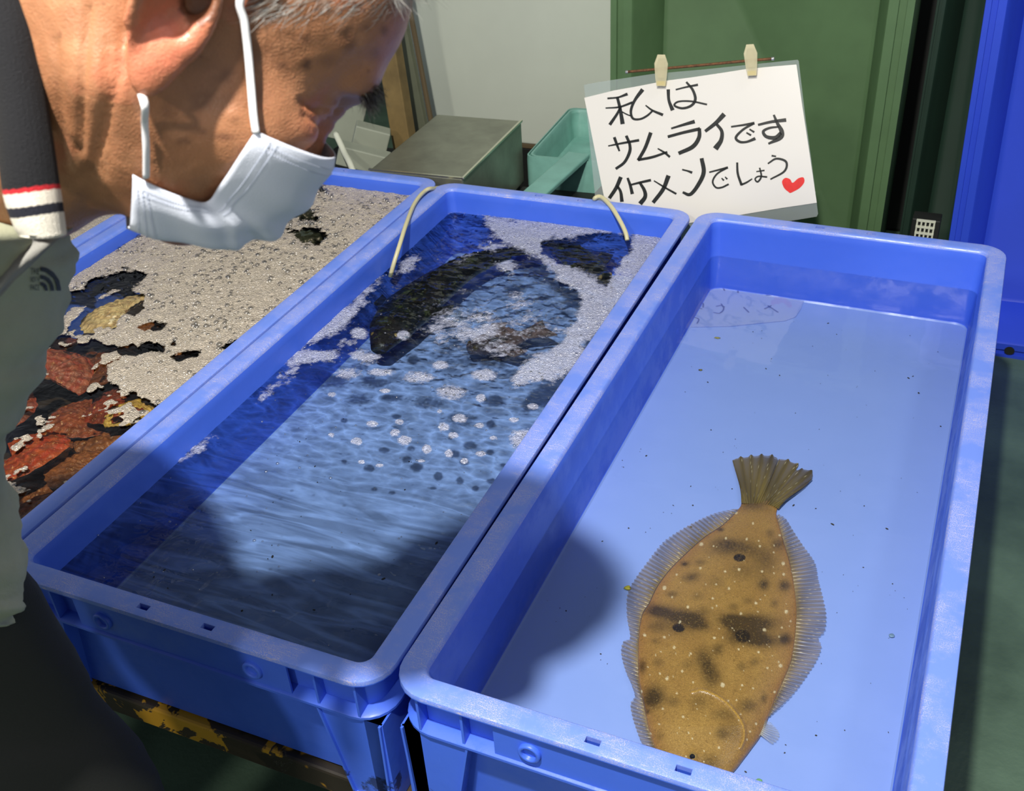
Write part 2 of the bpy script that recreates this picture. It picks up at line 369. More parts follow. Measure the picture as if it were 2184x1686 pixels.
def inpoly(px, py, poly):
    poly = np.array(poly, float); c = np.zeros(px.shape, bool); dmin = np.full(px.shape, 1e9); n = len(poly)
    for i in range(n):
        x0, y0 = poly[i]; x1, y1 = poly[(i+1) % n]
        k = ((y0 > py) != (y1 > py)); xx = x0+(py-y0)*(x1-x0)/((y1-y0) if y1 != y0 else 1e-9); c ^= (k & (px < xx))
        t_ = np.clip(((px-x0)*(x1-x0)+(py-y0)*(y1-y0))/((x1-x0)**2+(y1-y0)**2+1e-9), 0, 1); dmin = np.minimum(dmin, np.hypot(px-x0-t_*(x1-x0), py-y0-t_*(y1-y0)))
    return np.where(c, dmin, -dmin)
def foam(T, z, step, mat, fn, label, amp=.004):
    holder = {}
    nx = int((TW-.067)/step)+1; ny = int((TL-.067)/step)+1
    X, Y = np.meshgrid(np.linspace(.0336, TW-.0336, nx), np.linspace(.0336, TL-.0336, ny))
    c, s = math.cos(T.rotation_euler.z), math.sin(T.rotation_euler.z)
    Wd = np.stack([X*c-Y*s+T.location.x, X*s+Y*c+T.location.y, np.full_like(X, z)], -1); px, py = project(Wd)
    cov = fn(px, py, X, Y); Z = z+.0012+amp*np.clip(cov, 0, 1)*(.25+vnoise(X, Y, 60, 9))*.9
    keep = cov > .12; i = np.arange(nx*ny).reshape(ny, nx)
    kf = keep[:-1, :-1] | keep[:-1, 1:] | keep[1:, 1:] | keep[1:, :-1]
    F = np.stack([i[:-1, :-1], i[:-1, 1:], i[1:, 1:], i[1:, :-1]], -1)[kf]
    V = np.stack([X, Y, Z], -1).reshape(-1, 3); used = np.unique(F); mp = np.full(nx*ny, -1); mp[used] = np.arange(len(used))
    o = mesh_obj('foam', V[used], mp[F], mat); a = o.data.attributes.new('cover', 'FLOAT', 'POINT'); a.data.foreach_set('value', np.clip(cov.reshape(-1)[used], 0, 1).astype(np.float32))
    o.location = T.location; o.rotation_euler = T.rotation_euler; tag(o, label, 'foam', kind='stuff'); return X, Y, cov
def z2(P, ox, oy, s): return [(ox+x/s, oy+y/s) for x, y in P]
holes1 = [z2(P, 0, 450, 2.2486) for P in (
    [(430, 335), (560, 292), (650, 288), (706, 308), (690, 352), (600, 372), (520, 400), (430, 455), (330, 490), (262, 530), (270, 450), (300, 400), (400, 370)],
    [(560, 262), (620, 262), (640, 285), (590, 285)],
    [(350, 520), (420, 450), (520, 400), (600, 378), (690, 400), (700, 470), (640, 510), (590, 490), (560, 560), (500, 590), (420, 610), (330, 590)],
    [(660, 560), (740, 530), (810, 545), (770, 575), (690, 590)], [(800, 700), (880, 675), (965, 670), (940, 700), (850, 725)],
    [(820, 640), (845, 650), (835, 630)], [(700, 620), (790, 650), (790, 685), (640, 680)],
    [(-200, 640), (230, 610), (330, 600), (450, 620), (560, 650), (640, 640), (700, 690), (600, 700), (520, 740), (520, 830), (590, 860), (680, 880), (740, 920), (830, 920), (860, 890), (1000, 800), (400, 1700), (-300, 1700)],
    [(1060, 660), (1100, 640), (1150, 620), (1120, 670)])]
holes1 += [[(612, 452), (640, 442), (680, 448), (676, 464), (640, 470), (618, 466)], [(612, 490), (660, 480), (690, 500), (680, 522), (640, 520)]]
def f1(px, py, X, Y):
    d = np.full(px.shape, 60.)
    for k, h in enumerate(holes1): d = np.minimum(d, -inpoly(px, py, h)*(1 if k < 9 else .5))
    cov = .5+d/26+(vnoise(X, Y, 30, 1)-.5)*.7
    n = vnoise(X, Y, 24, 5, 4)+.10*vnoise(X, Y, 80, 8, 2); extra = (n-.62)*7       # loose flecks drifting in the open water
    lim = np.clip((1300-py)/500, .0, 1)
    return np.maximum(cov, np.where(py > 690, extra*lim, -1))
X1, Y1, C1 = foam(T1, WZ1, .0028, M['foam1'], f1, 'thick beige foam floating on the left scallop tank')
foam(T0, WZ1, .006, M['foam1'], lambda px, py, X, Y: np.full(px.shape, .9), 'foam on the farthest left tank behind the collar')
S4 = lambda P: z2(P, 650, 380, 2.5694)
add2 = [S4(P) for P in ([(790, 165), (1000, 180), (1300, 205), (2010, 270), (1975, 420), (1850, 560), (1715, 760), (1620, 860), (1540, 960), (1450, 1060), (1350, 1125), (1150, 1150), (1090, 1100), (1200, 1010), (1400, 900), (1500, 750), (1480, 650), (1380, 560), (1290, 450), (1150, 385), (1010, 310), (960, 215), (790, 185)],
    [(470, 500), (560, 455), (630, 450), (620, 500), (560, 540), (470, 545), (400, 620), (330, 720), (240, 820), (120, 880), (-30, 930), (-90, 985), (-120, 960), (-40, 880), (100, 790), (200, 700), (330, 590), (430, 530)],
    [(-40, 960), (120, 940), (200, 905), (270, 900), (240, 940), (150, 985), (20, 1030), (-90, 1050), (-110, 1000)],
    [(850, 430), (960, 380), (1120, 370), (1000, 395), (900, 420), (840, 450)], [(370, 960), (250, 960), (270, 1000), (350, 1020), (410, 990)],
    [(-270, 1225), (-120, 1085), (130, 890), (140, 905), (-105, 1100), (-262, 1240)], [(-690, 1560), (-500, 1400), (-490, 1415), (-680, 1575)],
    [(1030, 470), (1110, 455), (1170, 500), (1160, 550), (1100, 540)])]
sub2 = [S4(P) for P in ([(1310, 345), (1500, 330), (1700, 300), (1800, 320), (1760, 420), (1700, 520), (1650, 600), (1530, 505), (1400, 470), (1290, 420)], [(100, 870), (200, 850), (260, 890), (120, 915), (40, 910)])]
ell2 = [(300, 855, 52, 34), (540, 865, 42, 30), (620, 1095, 92, 34), (985, 1085, 72, 34), (810, 1180, 86, 46), (420, 1068, 80, 22), (235, 1075, 80, 32), (370, 1350, 36, 20), (495, 1400, 30, 22), (550, 1440, 40, 26), (285, 1448, 32, 22), (760, 1370, 32, 26),
        (850, 1322, 44, 26), (815, 1415, 30, 18), (790, 1512, 24, 24), (670, 1490, 26, 26), (965, 1515, 30, 16), (1250, 1255, 34, 18), (960, 1360, 32, 18), (1195, 1440, 76, 60), (520, 1340, 28, 16), (965, 1210, 30, 24), (150, 1190, 26, 14), (740, 1283, 16, 14), (740, 1030, 50, 26),
        (1145, 1330, 28, 14), (1035, 1428, 22, 12), (440, 1170, 34, 14), (148, 1412, 20, 14), (875, 1555, 22, 16), (310, 1560, 20, 12), (410, 1580, 24, 12), (640, 1555, 20, 10)]
def f2(px, py, X, Y):
    cov = np.full(px.shape, -9.); n = (vnoise(X, Y, 34, 2)-.5)
    for h in add2: cov = np.maximum(cov, .5+inpoly(px, py, h)/34+n*1.1)
    for k, h in enumerate(sub2): cov = np.minimum(cov, .5-inpoly(px, py, h)/20+n*1.2)
    for a, b, c, d in ell2:
        a, b, c, d = 650+a/2.5694, 380+b/2.5694, c/2.5694, d/2.5694
        q = np.hypot((px-a)/c, (py-b)/d); cov = np.maximum(cov, .5+(1-q)*1.1+n*.4-(.55*np.exp(-(q/.6)**2) if c > 30 else 0))
    # the air stone lifts fine froth in the middle
    q = np.hypot((px-1030)/170, (py-690)/75); cov = np.maximum(cov,   .37+(1-q)*.35+n*1.0-2*(q > 1))
    return cov
X2, Y2, C2 = foam(T2, WZ2, .0026, M['foam2'], f2, 'white foam drifting on the middle tank', .003)
def bubble_mat():
    t = NT('bubble_film'); tr = t.n('ShaderNodeBsdfTransparent'); gl = t.n('ShaderNodeBsdfGlossy'); gl.inputs['Roughness'].default_value = .16
    lw = t.n('ShaderNodeLayerWeight'); lw.inputs['Blend'].default_value = .35; tr.inputs[0].default_value = (.78, .77, .75, 1)
    mx = t.n('ShaderNodeMixShader'); t.l(t.ramp(lw.outputs['Facing'], [(0, .14), (.7, .45), (1, .9)]), mx.inputs[0]); t.l(tr.outputs[0], mx.inputs[1]); t.l(gl.outputs[0], mx.inputs[2]); t.l(mx.outputs[0], t.out.inputs[0]); return t.m
M['bubble'] = bubble_mat()
def bubbles(T, z, pts, label):
    n = 8; m = 3; dome = []
    for j in range(m): 
        e = j/m*PI/2
        for k in range(n): a = 2*PI*k/n; dome.append((math.cos(e)*math.cos(a), math.cos(e)*math.sin(a), math.sin(e)*.85))
    dome.append((0, 0, .85)); dome = np.array(dome); f = []
    for j in range(m-1):
        for k in range(n): f.append((j*n+k, j*n+(k+1) % n, (j+1)*n+(k+1) % n, (j+1)*n+k))
    f4 = f; f3 = [((m-1)*n+k, (m-1)*n+(k+1) % n, m*n) for k in range(n)]
    V = []; F = []; nv = len(dome)
    for q, (x, y, r) in enumerate(pts):
        V.append(dome*r+np.array((x, y, z+.002))); F += [tuple(i+q*nv for i in a) for a in f4+f3]
    o = mesh_obj('bubbles', np.concatenate(V), F, M['bubble']); o.location = T.location; o.rotation_euler = T.rotation_euler; return tag(o, label, 'bubbles', kind='stuff')
def scatter(X, Y, C, n, rmin, rmax, wfn, seed):
    g = np.random.default_rng(seed); w_ = np.clip(wfn(X, Y, C), 0, None).ravel(); w_ = w_/w_.sum(); idx = g.choice(len(w_), n, p=w_)
    r = rmin+(rmax-rmin)*g.random(n)**4; st = .003
    return [(X.ravel()[i]+g.uniform(-st, st), Y.ravel()[i]+g.uniform(-st, st), rr) for i, rr in zip(idx, r)]
bubbles(T1, WZ1, scatter(X1, Y1, C1, 4200, .0009, .0062, lambda X, Y, C: (C > .5)*np.clip((Y-.35)*2, .15, 1)*(vnoise(X, Y, 12, 2)**2), 1), 'glinting bubbles sitting in the beige foam of the left tank')
bubbles(T2, WZ2, scatter(X2, Y2, C2, 1500, .0006, .0030, lambda X, Y, C: ((C > .38) & (C < 1.3))*1.0, 2)+scatter(X2, Y2, C2, 110, .0012, .0032, lambda X, Y, C: (C < .3)*1.0, 3), 'round bubbles on the middle tank water')

# ------------------------------------------------------------------ the sign
SP = np.array((0, 1.293, 0)); SN = np.array((0, 1, -.36)); SN = SN/np.linalg.norm(SN)
def sg(zx, zy, off=0): return onplane(1200+zx/3.64, 60+zy/3.64, SP-SN*off, SN)
M['paper'] = simple('white_paper', lin(217, 214, 206), .22, Coat_Weight=.6, Coat_Roughness=.08)
M['ink'] = simple('black_marker_ink', lin(22, 26, 26), .3)
M['red'] = simple('red_marker_ink', lin(214, 34, 30), .35, var=.12, vscale=60)
t = NT('clear_laminate'); trn = t.n('ShaderNodeBsdfTransparent'); trn.inputs[0].default_value = (.86, .9, .9, 1); dif = t.n('ShaderNodeBsdfPrincipled'); dif.inputs['Base Color'].default_value = (.55, .6, .58, 1); dif.inputs['Roughness'].default_value = .12
mx = t.n('ShaderNodeMixShader'); mx.inputs[0].default_value = .22; t.l(trn.outputs[0], mx.inputs[1]); t.l(dif.outputs[0], mx.inputs[2]); t.l(mx.outputs[0], t.out.inputs[0]); M['laminate'] = t.m
sign = empty('handwritten_sign', tuple(sg(1000, 1300))); tag(sign, 'white laminated handwritten sign with red heart behind the tank rims', 'sign')
def slab(name, poly, th, mat, parent, off):
    P = [sg(x, y, off) for x, y in poly]; bm = bmesh.new(); prism(bm, P, SN*th); o = bm_obj(name, bm, mat); o.parent = parent; o.matrix_parent_inverse = parent.matrix_world.inverted(); return o
bpy.context.view_layer.update()
slab('laminate_pouch', [(165, 440), (300, 415), (700, 355), (1100, 320), (1500, 278), (1825, 245), (1833, 255), (1885, 700), (1930, 1020), (1983, 1440), (1972, 1462), (1500, 1540), (300, 1740), (285, 1640)], .0006, M['laminate'], sign, 0)
slab('paper_sheet', [(168, 540), (270, 515), (400, 483), (560, 455), (700, 428), (820, 405), (1000, 382), (1250, 345), (1420, 318), (1600, 300), (1815, 282), (1860, 600), (1915, 960), (1973, 1355), (1700, 1395), (1300, 1462), (800, 1540), (345, 1640), (325, 1330), (240, 900), (205, 720)], .0008, M['paper'], sign, .0012)
ST = [[(350, 545, 14), (430, 537, 14), (500, 512, 22)], [(335, 620, 10), (440, 612, 14), (540, 577, 18)], [(425, 540, 22), (445, 620, 24), (465, 738, 32)], [(452, 610, 18), (420, 670, 20), (368, 746, 24)], [(462, 650, 10), (500, 670, 10), (530, 681, 10)],
 [(618, 480, 30), (560, 560, 22), (530, 640, 20), (545, 700, 18), (600, 706, 16), (655, 680, 16), (700, 640, 14)], [(645, 600, 10), (700, 640, 16), (775, 672, 22)],
 [(820, 480, 26), (825, 560, 22), (852, 632, 30)], [(880, 477, 12), (960, 457, 14), (1047, 440, 18)], [(962, 420, 16), (1010, 480, 20), (1030, 550, 22), (1000, 600, 20), (930, 622, 18), (868, 600, 16), (900, 570, 14), (1000, 568, 14), (1118, 592, 14)],
 [(355, 914, 10), (450, 895, 16), (590, 870, 20)], [(402, 850, 22), (420, 900, 20), (440, 952, 14)], [(495, 838, 22), (520, 900, 22), (520, 960, 24), (480, 1040, 22), (415, 1090, 20)],
 [(683, 815, 28), (640, 930, 26), (588, 1022, 24)], [(588, 1022, 20), (700, 1000, 20), (810, 962, 16)], [(740, 935, 10), (790, 965, 16), (830, 998, 18)],
 [(845, 778, 14), (930, 752, 20), (1020, 726, 28)], [(820, 842, 22), (930, 812, 22), (1062, 782, 26)], [(1062, 782, 26), (1058, 850, 30), (1010, 920, 32), (905, 970, 28)],
 [(1250, 672, 36), (1190, 735, 30), (1110, 798, 24)], [(1195, 745, 22), (1235, 800, 26), (1230, 870, 32), (1190, 930, 42)],
 [(1310, 765, 14), (1400, 752, 16), (1485, 738, 22)], [(1485, 738, 18), (1400, 788, 18), (1345, 848, 20), (1375, 882, 20), (1430, 882, 18), (1492, 858, 24)], [(1452, 785, 12), (1485, 806, 16)], [(1428, 812, 12), (1460, 830, 16)],
 [(1520, 750, 18), (1620, 727, 22), (1730, 713, 28)], [(1640, 675, 16), (1668, 740, 24), (1700, 800, 34), (1690, 850, 34), (1600, 896, 16)], [(1680, 765, 14), (1605, 775, 18), (1558, 802, 22), (1582, 842, 26), (1650, 850, 30), (1692, 815, 26)],
 [(450, 1160, 30), (415, 1240, 28), (365, 1316, 26)], [(425, 1225, 18), (450, 1270, 22), (460, 1342, 28)],
 [(505, 1165, 18), (525, 1220, 22), (540, 1282, 26)], [(525, 1217, 14), (600, 1198, 18), (682, 1180, 20)], [(600, 1200, 20), (635, 1260, 26), (640, 1310, 30), (605, 1358, 34)],
 [(820, 1150, 34), (780, 1250, 30), (705, 1350, 28)], [(710, 1185, 10), (800, 1240, 14), (880, 1285, 16)],
 [(930, 1098, 12), (970, 1108, 14), (1002, 1120, 20)], [(1080, 1015, 30), (1095, 1120, 32), (1050, 1220, 30), (990, 1290, 26), (935, 1275, 18)],
 [(1140, 1118, 12), (1210, 1100, 14), (1280, 1082, 18)], [(1280, 1082, 14), (1200, 1130, 14), (1165, 1190, 14), (1190, 1236, 14), (1235, 1236, 14), (1287, 1212, 14)], [(1235, 1165, 9), (1250, 1180, 14)], [(1262, 1155, 9), (1276, 1170, 14)],
 [(1355, 1045, 16), (1360, 1130, 18), (1388, 1215, 20)], [(1388, 1215, 16), (1430, 1196, 14), (1470, 1170, 10)],
 [(1505, 1113, 9), (1565, 1104, 12)], [(1530, 1085, 12), (1542, 1150, 14), (1515, 1192, 14), (1494, 1172, 12), (1520, 1150, 12), (1585, 1155, 14)],
 [(1625, 990, 14), (1655, 995, 12)], [(1595, 1050, 12), (1660, 1013, 16), (1735, 1038, 18), (1722, 1110, 16), (1615, 1172, 12)]]
bm = bmesh.new()
for s in ST:
    P = catmull([q for q in s], 8) if len(s) > 2 else catmull([s[0], tuple((a+b)/2 for a, b in zip(*s)), s[1]], 4)
    L = []
    for i, q in enumerate(P):
        d = np.array(P[min(i+1, len(P)-1)])-np.array(P[max(i-1, 0)]); d = d[:2]/(np.linalg.norm(d[:2])+1e-9); nn = np.array((-d[1], d[0])); wv_ = q[2]*.5*1.04
        e = -d*wv_*.4 if i == 0 else (d*wv_*.4 if i == len(P)-1 else 0)
        L.append((bm.verts.new(sg(*(q[:2]+nn*wv_+e), .0016)), bm.verts.new(sg(*(q[:2]-nn*wv_+e), .0016))))
    for a, b in zip(L, L[1:]): bm.faces.new((a[0], b[0], b[1], a[1]))
o = bm_obj('marker_lettering', bm, M['ink']); o.parent = sign; o.matrix_parent_inverse = sign.matrix_world.inverted()
hp = catmull([(1765, 1280), (1722, 1243), (1703, 1192), (1728, 1162), (1765, 1172), (1786, 1200), (1828, 1166), (1868, 1158), (1876, 1195), (1838, 1242), (1768, 1281)], 6)[:-1]
bm = bmesh.new(); bm.faces.new([bm.verts.new(sg(x, y, .0016)) for x, y in hp]); o = bm_obj('red_heart', bm, M['red']); o.parent = sign; o.matrix_parent_inverse = sign.matrix_world.inverted(); o['label'] = 'small red hand drawn heart'
# the rusty rod and clips it hangs from
M['rust'] = simple('rusty_wire', lin(104, 70, 42), .7, var=.5, vscale=160, Metallic=.3)
M['tip'] = simple('silver_tip', lin(190, 192, 190), .3, Metallic=.8)
rod = tube('hanging_rod', [sg(495, 340, .006), sg(800, 312, .006), sg(1100, 285, .006), sg(1400, 256, .006), sg(1635, 237, .006)], .0026, M['rust'], seg=10); tag(rod, 'thin rusty metal rod across the top of the handwritten sign', 'rod')
for a, b in (((490, 341), (508, 339)), ((1622, 238), (1642, 236))): tube('rod_tip', [sg(*a, .006), sg((a[0]+b[0])/2, (a[1]+b[1])/2, .006), sg(*b, .006)], .0033, M['tip'], rod, seg=10, n=3)
t = NT('clear_clip_plastic'); b_ = t.bsdf(lin(214, 206, 170), .12); b_.inputs['Alpha'].default_value = .42; M['clip'] = t.m
M['clip_pad'] = simple('yellow_clip_pad', lin(200, 180, 90), .4)
def clip(cx, cy, tilt, label):
    e = empty('clear_clip', tuple(sg(cx, cy))); bpy.context.view_layer.update(); tag(e, label, 'clip', 'clips holding the sign')
    def pl(P, th, off, name, m):
        c, s = math.cos(tilt), math.sin(tilt); pts = [sg(cx+x*c-y*s, cy+x*s+y*c, off) for x, y in P]; bm = bmesh.new(); prism(bm, pts, SN*th); o = bm_obj(name, bm, m, smooth=False); o.parent = e; o.matrix_parent_inverse = e.matrix_world.inverted()
    out = [(-28, -120), (30, -120), (54, -50), (46, 60), (36, 125), (-32, 125), (-42, 60), (-52, -50)]
    pl(out, .0016, .014, 'front_jaw', M['clip']); pl([(x*.9, y) for x, y in out], .0016, -.004, 'back_jaw', M['clip'])
    pl([(-18, -70), (20, -70), (30, 10), (24, 60), (-20, 60), (-28, 10)], .011, .0135, 'spring_block', M['clip']); pl([(-30, 85), (34, 85), (32, 120), (-28, 120)], .010, .0125, 'grip_pad', M['clip_pad'])
clip(762, 325, .02, 'left clear plastic clip gripping the rod above the first characters')
clip(1460, 245, -.06, 'right clear plastic clip gripping the rod above blank paper')
# ------------------------------------------------------------------ things behind the tanks
def bx(name, a, b, m, loc=(0, 0, 0), rz=0, bev=.003, parent=None):
    bm = bmesh.new(); box(bm, a, b, bev); o = bm_obj(name, bm, m, parent); o.location = loc; o.rotation_euler.z = rz; return o
# white board with brown foot trim
wb = empty('leaning_board', (-.77, 2.08, -.24)); tag(wb, 'large grey white board standing behind the steel box', 'board')
bx('board_panel', (-.33, 0, 0), (.30, .03, .95), M['board'], bev=.004, parent=wb)
bx('foot_trim', (-.33, -.004, -.012), (.30, .03, .0), M['brown'], bev=.001, parent=wb)
o = bx('board_stand', (-.36, -.02, FZ), (.33, .10, -.254), M['dark'], (-.77, 2.1, 0)); tag(o, 'dark block in shade carrying the grey white board', 'block')  # near-black colour stands in for the shaded gap under the board
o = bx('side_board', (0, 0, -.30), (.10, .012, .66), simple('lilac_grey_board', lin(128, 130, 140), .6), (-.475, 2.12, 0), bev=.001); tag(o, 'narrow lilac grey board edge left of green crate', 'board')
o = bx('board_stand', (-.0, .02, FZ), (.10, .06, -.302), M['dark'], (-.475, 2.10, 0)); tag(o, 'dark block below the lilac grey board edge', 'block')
# large green crate standing on its side
def open_crate(name, x0, x1, z0, z1, y, depth, rim, m, mr, label, cat='crate', hole=None, taper=.035, lean=0, panel=True):
    e = empty(name, ((x0+x1)/2, y, z0)); W_, H_ = (x1-x0)/2, z1-z0; tag(e, label, cat, None)
    L = [(0, depth+.004), (0, .012), (-.001, 0), (-rim*.3, 0), (-rim*.32, .006), (-rim*.6, .006), (-rim*.62, 0), (-rim, 0), (-rim-.004, .006), (-rim-taper*.5, depth*.5), (-rim-taper*.55, depth*.52), (-rim-taper, depth-.004), (-rim-taper-.006, depth)]
    V = []; F = []; n = 0
    for ins, yy in L:
        a, b, c, d = -W_-ins, W_+ins, -ins, H_+ins; r = .02; pts = []
        for (ccx, ccz, a0) in ((a+r, c+r, PI), (b-r, c+r, -PI/2), (b-r, d-r, 0), (a+r, d-r, PI/2)):
            for k in range(5): aa = a0+PI/2*k/4; pts.append((ccx+r*math.cos(aa), yy, ccz+r*math.sin(aa)))
        n = len(pts); V += pts
    for j in range(len(L)-1):
        for i in range(n): F.append((j*n+i, j*n+(i+1) % n, (j+1)*n+(i+1) % n, (j+1)*n+i))
    F.append([(len(L)-1)*n+i for i in range(n)])
    o = fixn(mesh_obj('crate_shell', V, F, m, e)); o.data.set_sharp_from_angle(angle=.6); return e
def rim_in(e, W_, H_, rim, y0, m):
    bm = bmesh.new()
    for a, b in (((-W_+.001, y0, .001), (-W_+rim*.28, y0+.003, H_-.001)), ((W_-rim*.28, y0, .001), (W_-.001, y0+.003, H_-.001)), ((-W_+rim*.65, y0, .01), (-W_+rim*.97, y0+.003, H_-.01)), ((W_-rim*.97, y0, .01), (W_-rim*.65, y0+.003, H_-.01))): box(bm, a, b)
    return bm_obj('rim_rail', bm, m, e)
gc = open_crate('green_crate', -.407, .29, FZ, .62, 1.88, .16, .055, M['green'], None, 'large open green plastic crate standing on end behind the sign')
gc.rotation_euler.x = -.02
g2 = open_crate('green_crate', .325, .50, FZ, .60, 2.02, .14, .02, M['dgreen'], None, 'dark green crate in the shade left of the blue crate'); 
bc = open_crate('blue_crate', .455, 1.10, FZ, .42, 1.74, .15, .040, M['blue2'], None, 'large blue plastic crate standing upright on the green floor at right')
bc.rotation_euler.y = -.03
bm = bmesh.new(); bmesh.ops.create_circle(bm, cap_ends=True, radius=.011, segments=20, matrix=Matrix.Translation((-.155, -.0008, .024)) @ Matrix.Rotation(PI/2, 4, 'X')); o = bm_obj('dark_hole_disc', bm, M['dark'], bc)  # flat near-black disc paints the dark inside of the hole
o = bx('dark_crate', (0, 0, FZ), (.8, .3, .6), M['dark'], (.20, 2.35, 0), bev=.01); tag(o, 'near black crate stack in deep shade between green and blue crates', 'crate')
# white grille
P0 = aty(1958, 470, 1.72); e = empty('white_grille', (P0[0]+.017, 1.72, P0[2]-.06)); tag(e, 'small white plastic grille left of the blue crate', 'grille')
bm = bmesh.new()
for k in range(5): box(bm, (-.018+k*.009-.0017, 0, -.06), (-.018+k*.009+.0017, .004, .06))
for k in range(9): box(bm, (-.020, -.001, .058-k*.015), (.020, .005, .061-k*.015+.001))
bm_obj('grille_bars', bm, M['white'], e)
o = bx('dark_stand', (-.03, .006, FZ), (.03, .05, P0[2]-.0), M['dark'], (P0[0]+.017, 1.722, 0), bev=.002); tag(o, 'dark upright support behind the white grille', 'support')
# stainless box
sb = empty('steel_box', (-.655, 1.46, 0), .05); tag(sb, 'brushed stainless steel box lying behind the left tanks', 'box')
bm = bmesh.new(); box(bm, (-.105, -.185, -.16), (.118, .18, -.004), .004); bm_obj('box_body', bm, M['steel'], sb)
bm = bmesh.new(); box(bm, (.115, -.185, -.0075), (.1215, .18, -.0015), .0015); box(bm, (-.108, -.185, -.0065), (.118, -.180, -.0025)); bm_obj('folded_edge', bm, M['steel_edge'], sb)
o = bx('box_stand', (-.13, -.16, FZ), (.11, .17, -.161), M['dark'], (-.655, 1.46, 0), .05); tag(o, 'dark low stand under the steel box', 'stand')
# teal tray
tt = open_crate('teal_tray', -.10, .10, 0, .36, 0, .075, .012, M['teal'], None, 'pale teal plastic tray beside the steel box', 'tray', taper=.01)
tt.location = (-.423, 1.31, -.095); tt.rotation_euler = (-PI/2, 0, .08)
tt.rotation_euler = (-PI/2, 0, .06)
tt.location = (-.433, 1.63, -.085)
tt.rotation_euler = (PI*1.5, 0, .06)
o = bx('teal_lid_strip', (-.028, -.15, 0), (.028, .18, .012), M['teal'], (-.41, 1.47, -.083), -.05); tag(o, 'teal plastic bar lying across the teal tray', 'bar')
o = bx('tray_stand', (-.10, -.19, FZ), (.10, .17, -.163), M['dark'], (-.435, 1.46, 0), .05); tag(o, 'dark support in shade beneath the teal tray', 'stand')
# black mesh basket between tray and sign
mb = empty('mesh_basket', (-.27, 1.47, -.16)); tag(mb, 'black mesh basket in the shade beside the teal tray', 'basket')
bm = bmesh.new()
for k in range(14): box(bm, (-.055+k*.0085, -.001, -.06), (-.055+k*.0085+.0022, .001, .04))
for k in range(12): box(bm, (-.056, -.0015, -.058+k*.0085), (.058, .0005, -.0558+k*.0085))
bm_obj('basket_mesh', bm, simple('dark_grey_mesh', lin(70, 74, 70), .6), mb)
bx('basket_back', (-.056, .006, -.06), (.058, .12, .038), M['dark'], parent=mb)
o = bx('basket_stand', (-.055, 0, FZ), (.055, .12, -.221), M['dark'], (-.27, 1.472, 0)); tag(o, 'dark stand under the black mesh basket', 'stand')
# timber planks, grey panel, white offcuts
pa, pb = aty(905, 275, 1.72), aty(815, 60, 1.72)
def post(name, c, sx, sy, z0, z1, m, label, rz=0, lean=0):
    o = bx(name, (-sx/2, -sy/2, 0), (sx/2, sy/2, z1-z0), m, (c[0], c[1], z0), rz, .003); o.rotation_euler.y = lean; return tag(o, label, 'plank')
q = aty(868, 235, 1.75); post('timber_plank', (q[0], 1.75), .055, .04, FZ, .45, M['wood'], 'brown timber plank upright beside the brow', 0, -.05)
q = aty(905, 190, 1.90); post('grey_panel', (q[0]-.005, 1.90), .075, .02, FZ, .45, M['greywood'], 'dark grey panel leaning right of the timber plank', 0, -.10)
q = aty(935, 190, 1.885); post('thin_batten', (q[0]+.005, 1.886), .012, .012, FZ, .45, M['brown'], 'thin brown batten on the edge of the grey panel', 0, -.10)
q = aty(733, 320, 1.45); o = tube('white_rod', [aty(716, 285, 1.50), aty(733, 322, 1.46), aty(760, 390, 1.38), (aty(760, 390, 1.38)+np.array((.03, -.02, -.25)))], .0075, M['white'], seg=12); tag(o, 'white plastic rod leaning behind the left tank by the mask', 'rod')
for (px_, py_, yy, sx, sz, lb) in ((735, 255, 1.72, .10, .12, 'pale grey offcut block behind the white rod'), (790, 305, 1.62, .09, .07, 'pale grey slab next to the timber plank'), (775, 345, 1.52, .13, .05, 'low pale slab beside the steel box')):
    q = aty(px_, py_, yy); o = bx('plastic_block', (-sx/2, 0, -sz/2), (sx/2, .05, sz/2), simple('pale_grey_block', lin(150, 156, 140), .6, var=.1), tuple(q), .5); o.rotation_euler.y = .35; tag(o, lb, 'block')
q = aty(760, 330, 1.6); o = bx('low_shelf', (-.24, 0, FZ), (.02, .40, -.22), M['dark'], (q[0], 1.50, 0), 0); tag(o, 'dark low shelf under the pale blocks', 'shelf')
# ------------------------------------------------------------------ painted plank the tanks stand on
t = NT('peeling_yellow_paint'); co_ = t.coord(); n_ = t.noise(co_, 9, 5, .65, .4); wood = t.mix(t.noise(t.coord((3, 60, 60)), 2, 4), lin(70, 58, 40), lin(34, 28, 20))
pm = t.ramp(n_, [(.50, 0), (.515, 1)]); blk = t.ramp(t.noise(t.coord((1, 1, 1), rot=(.3, .2, .9)), 6, 4, .6), [(.44, 1), (.46, 0)])
c_ = t.mix(pm, wood, lin(196, 146, 34)); c_ = t.mix(blk, c_, lin(34, 28, 18)); b_ = t.bsdf(c_, .6); t.l(t.bump(t.math('ADD', n_, pm), .5, .003), b_.inputs['Normal']); M['paint'] = t.m
pl = empty('pallet', (-.5, 0, 0)); tag(pl, 'wooden pallet with peeling yellow and black paint under the tanks', 'pallet')
for k in range(6):
    y = .01+k*.22; bx('deck_board', (-1.2, y, -.2520), (1.0, y+.12, -.2115), M['paint'], bev=.004, parent=pl)
for x in (-.95, -.05, .80): bx('stringer', (x, .42, FZ), (x+.09, 1.2, -.2525), M['dark'], bev=.004, parent=pl)
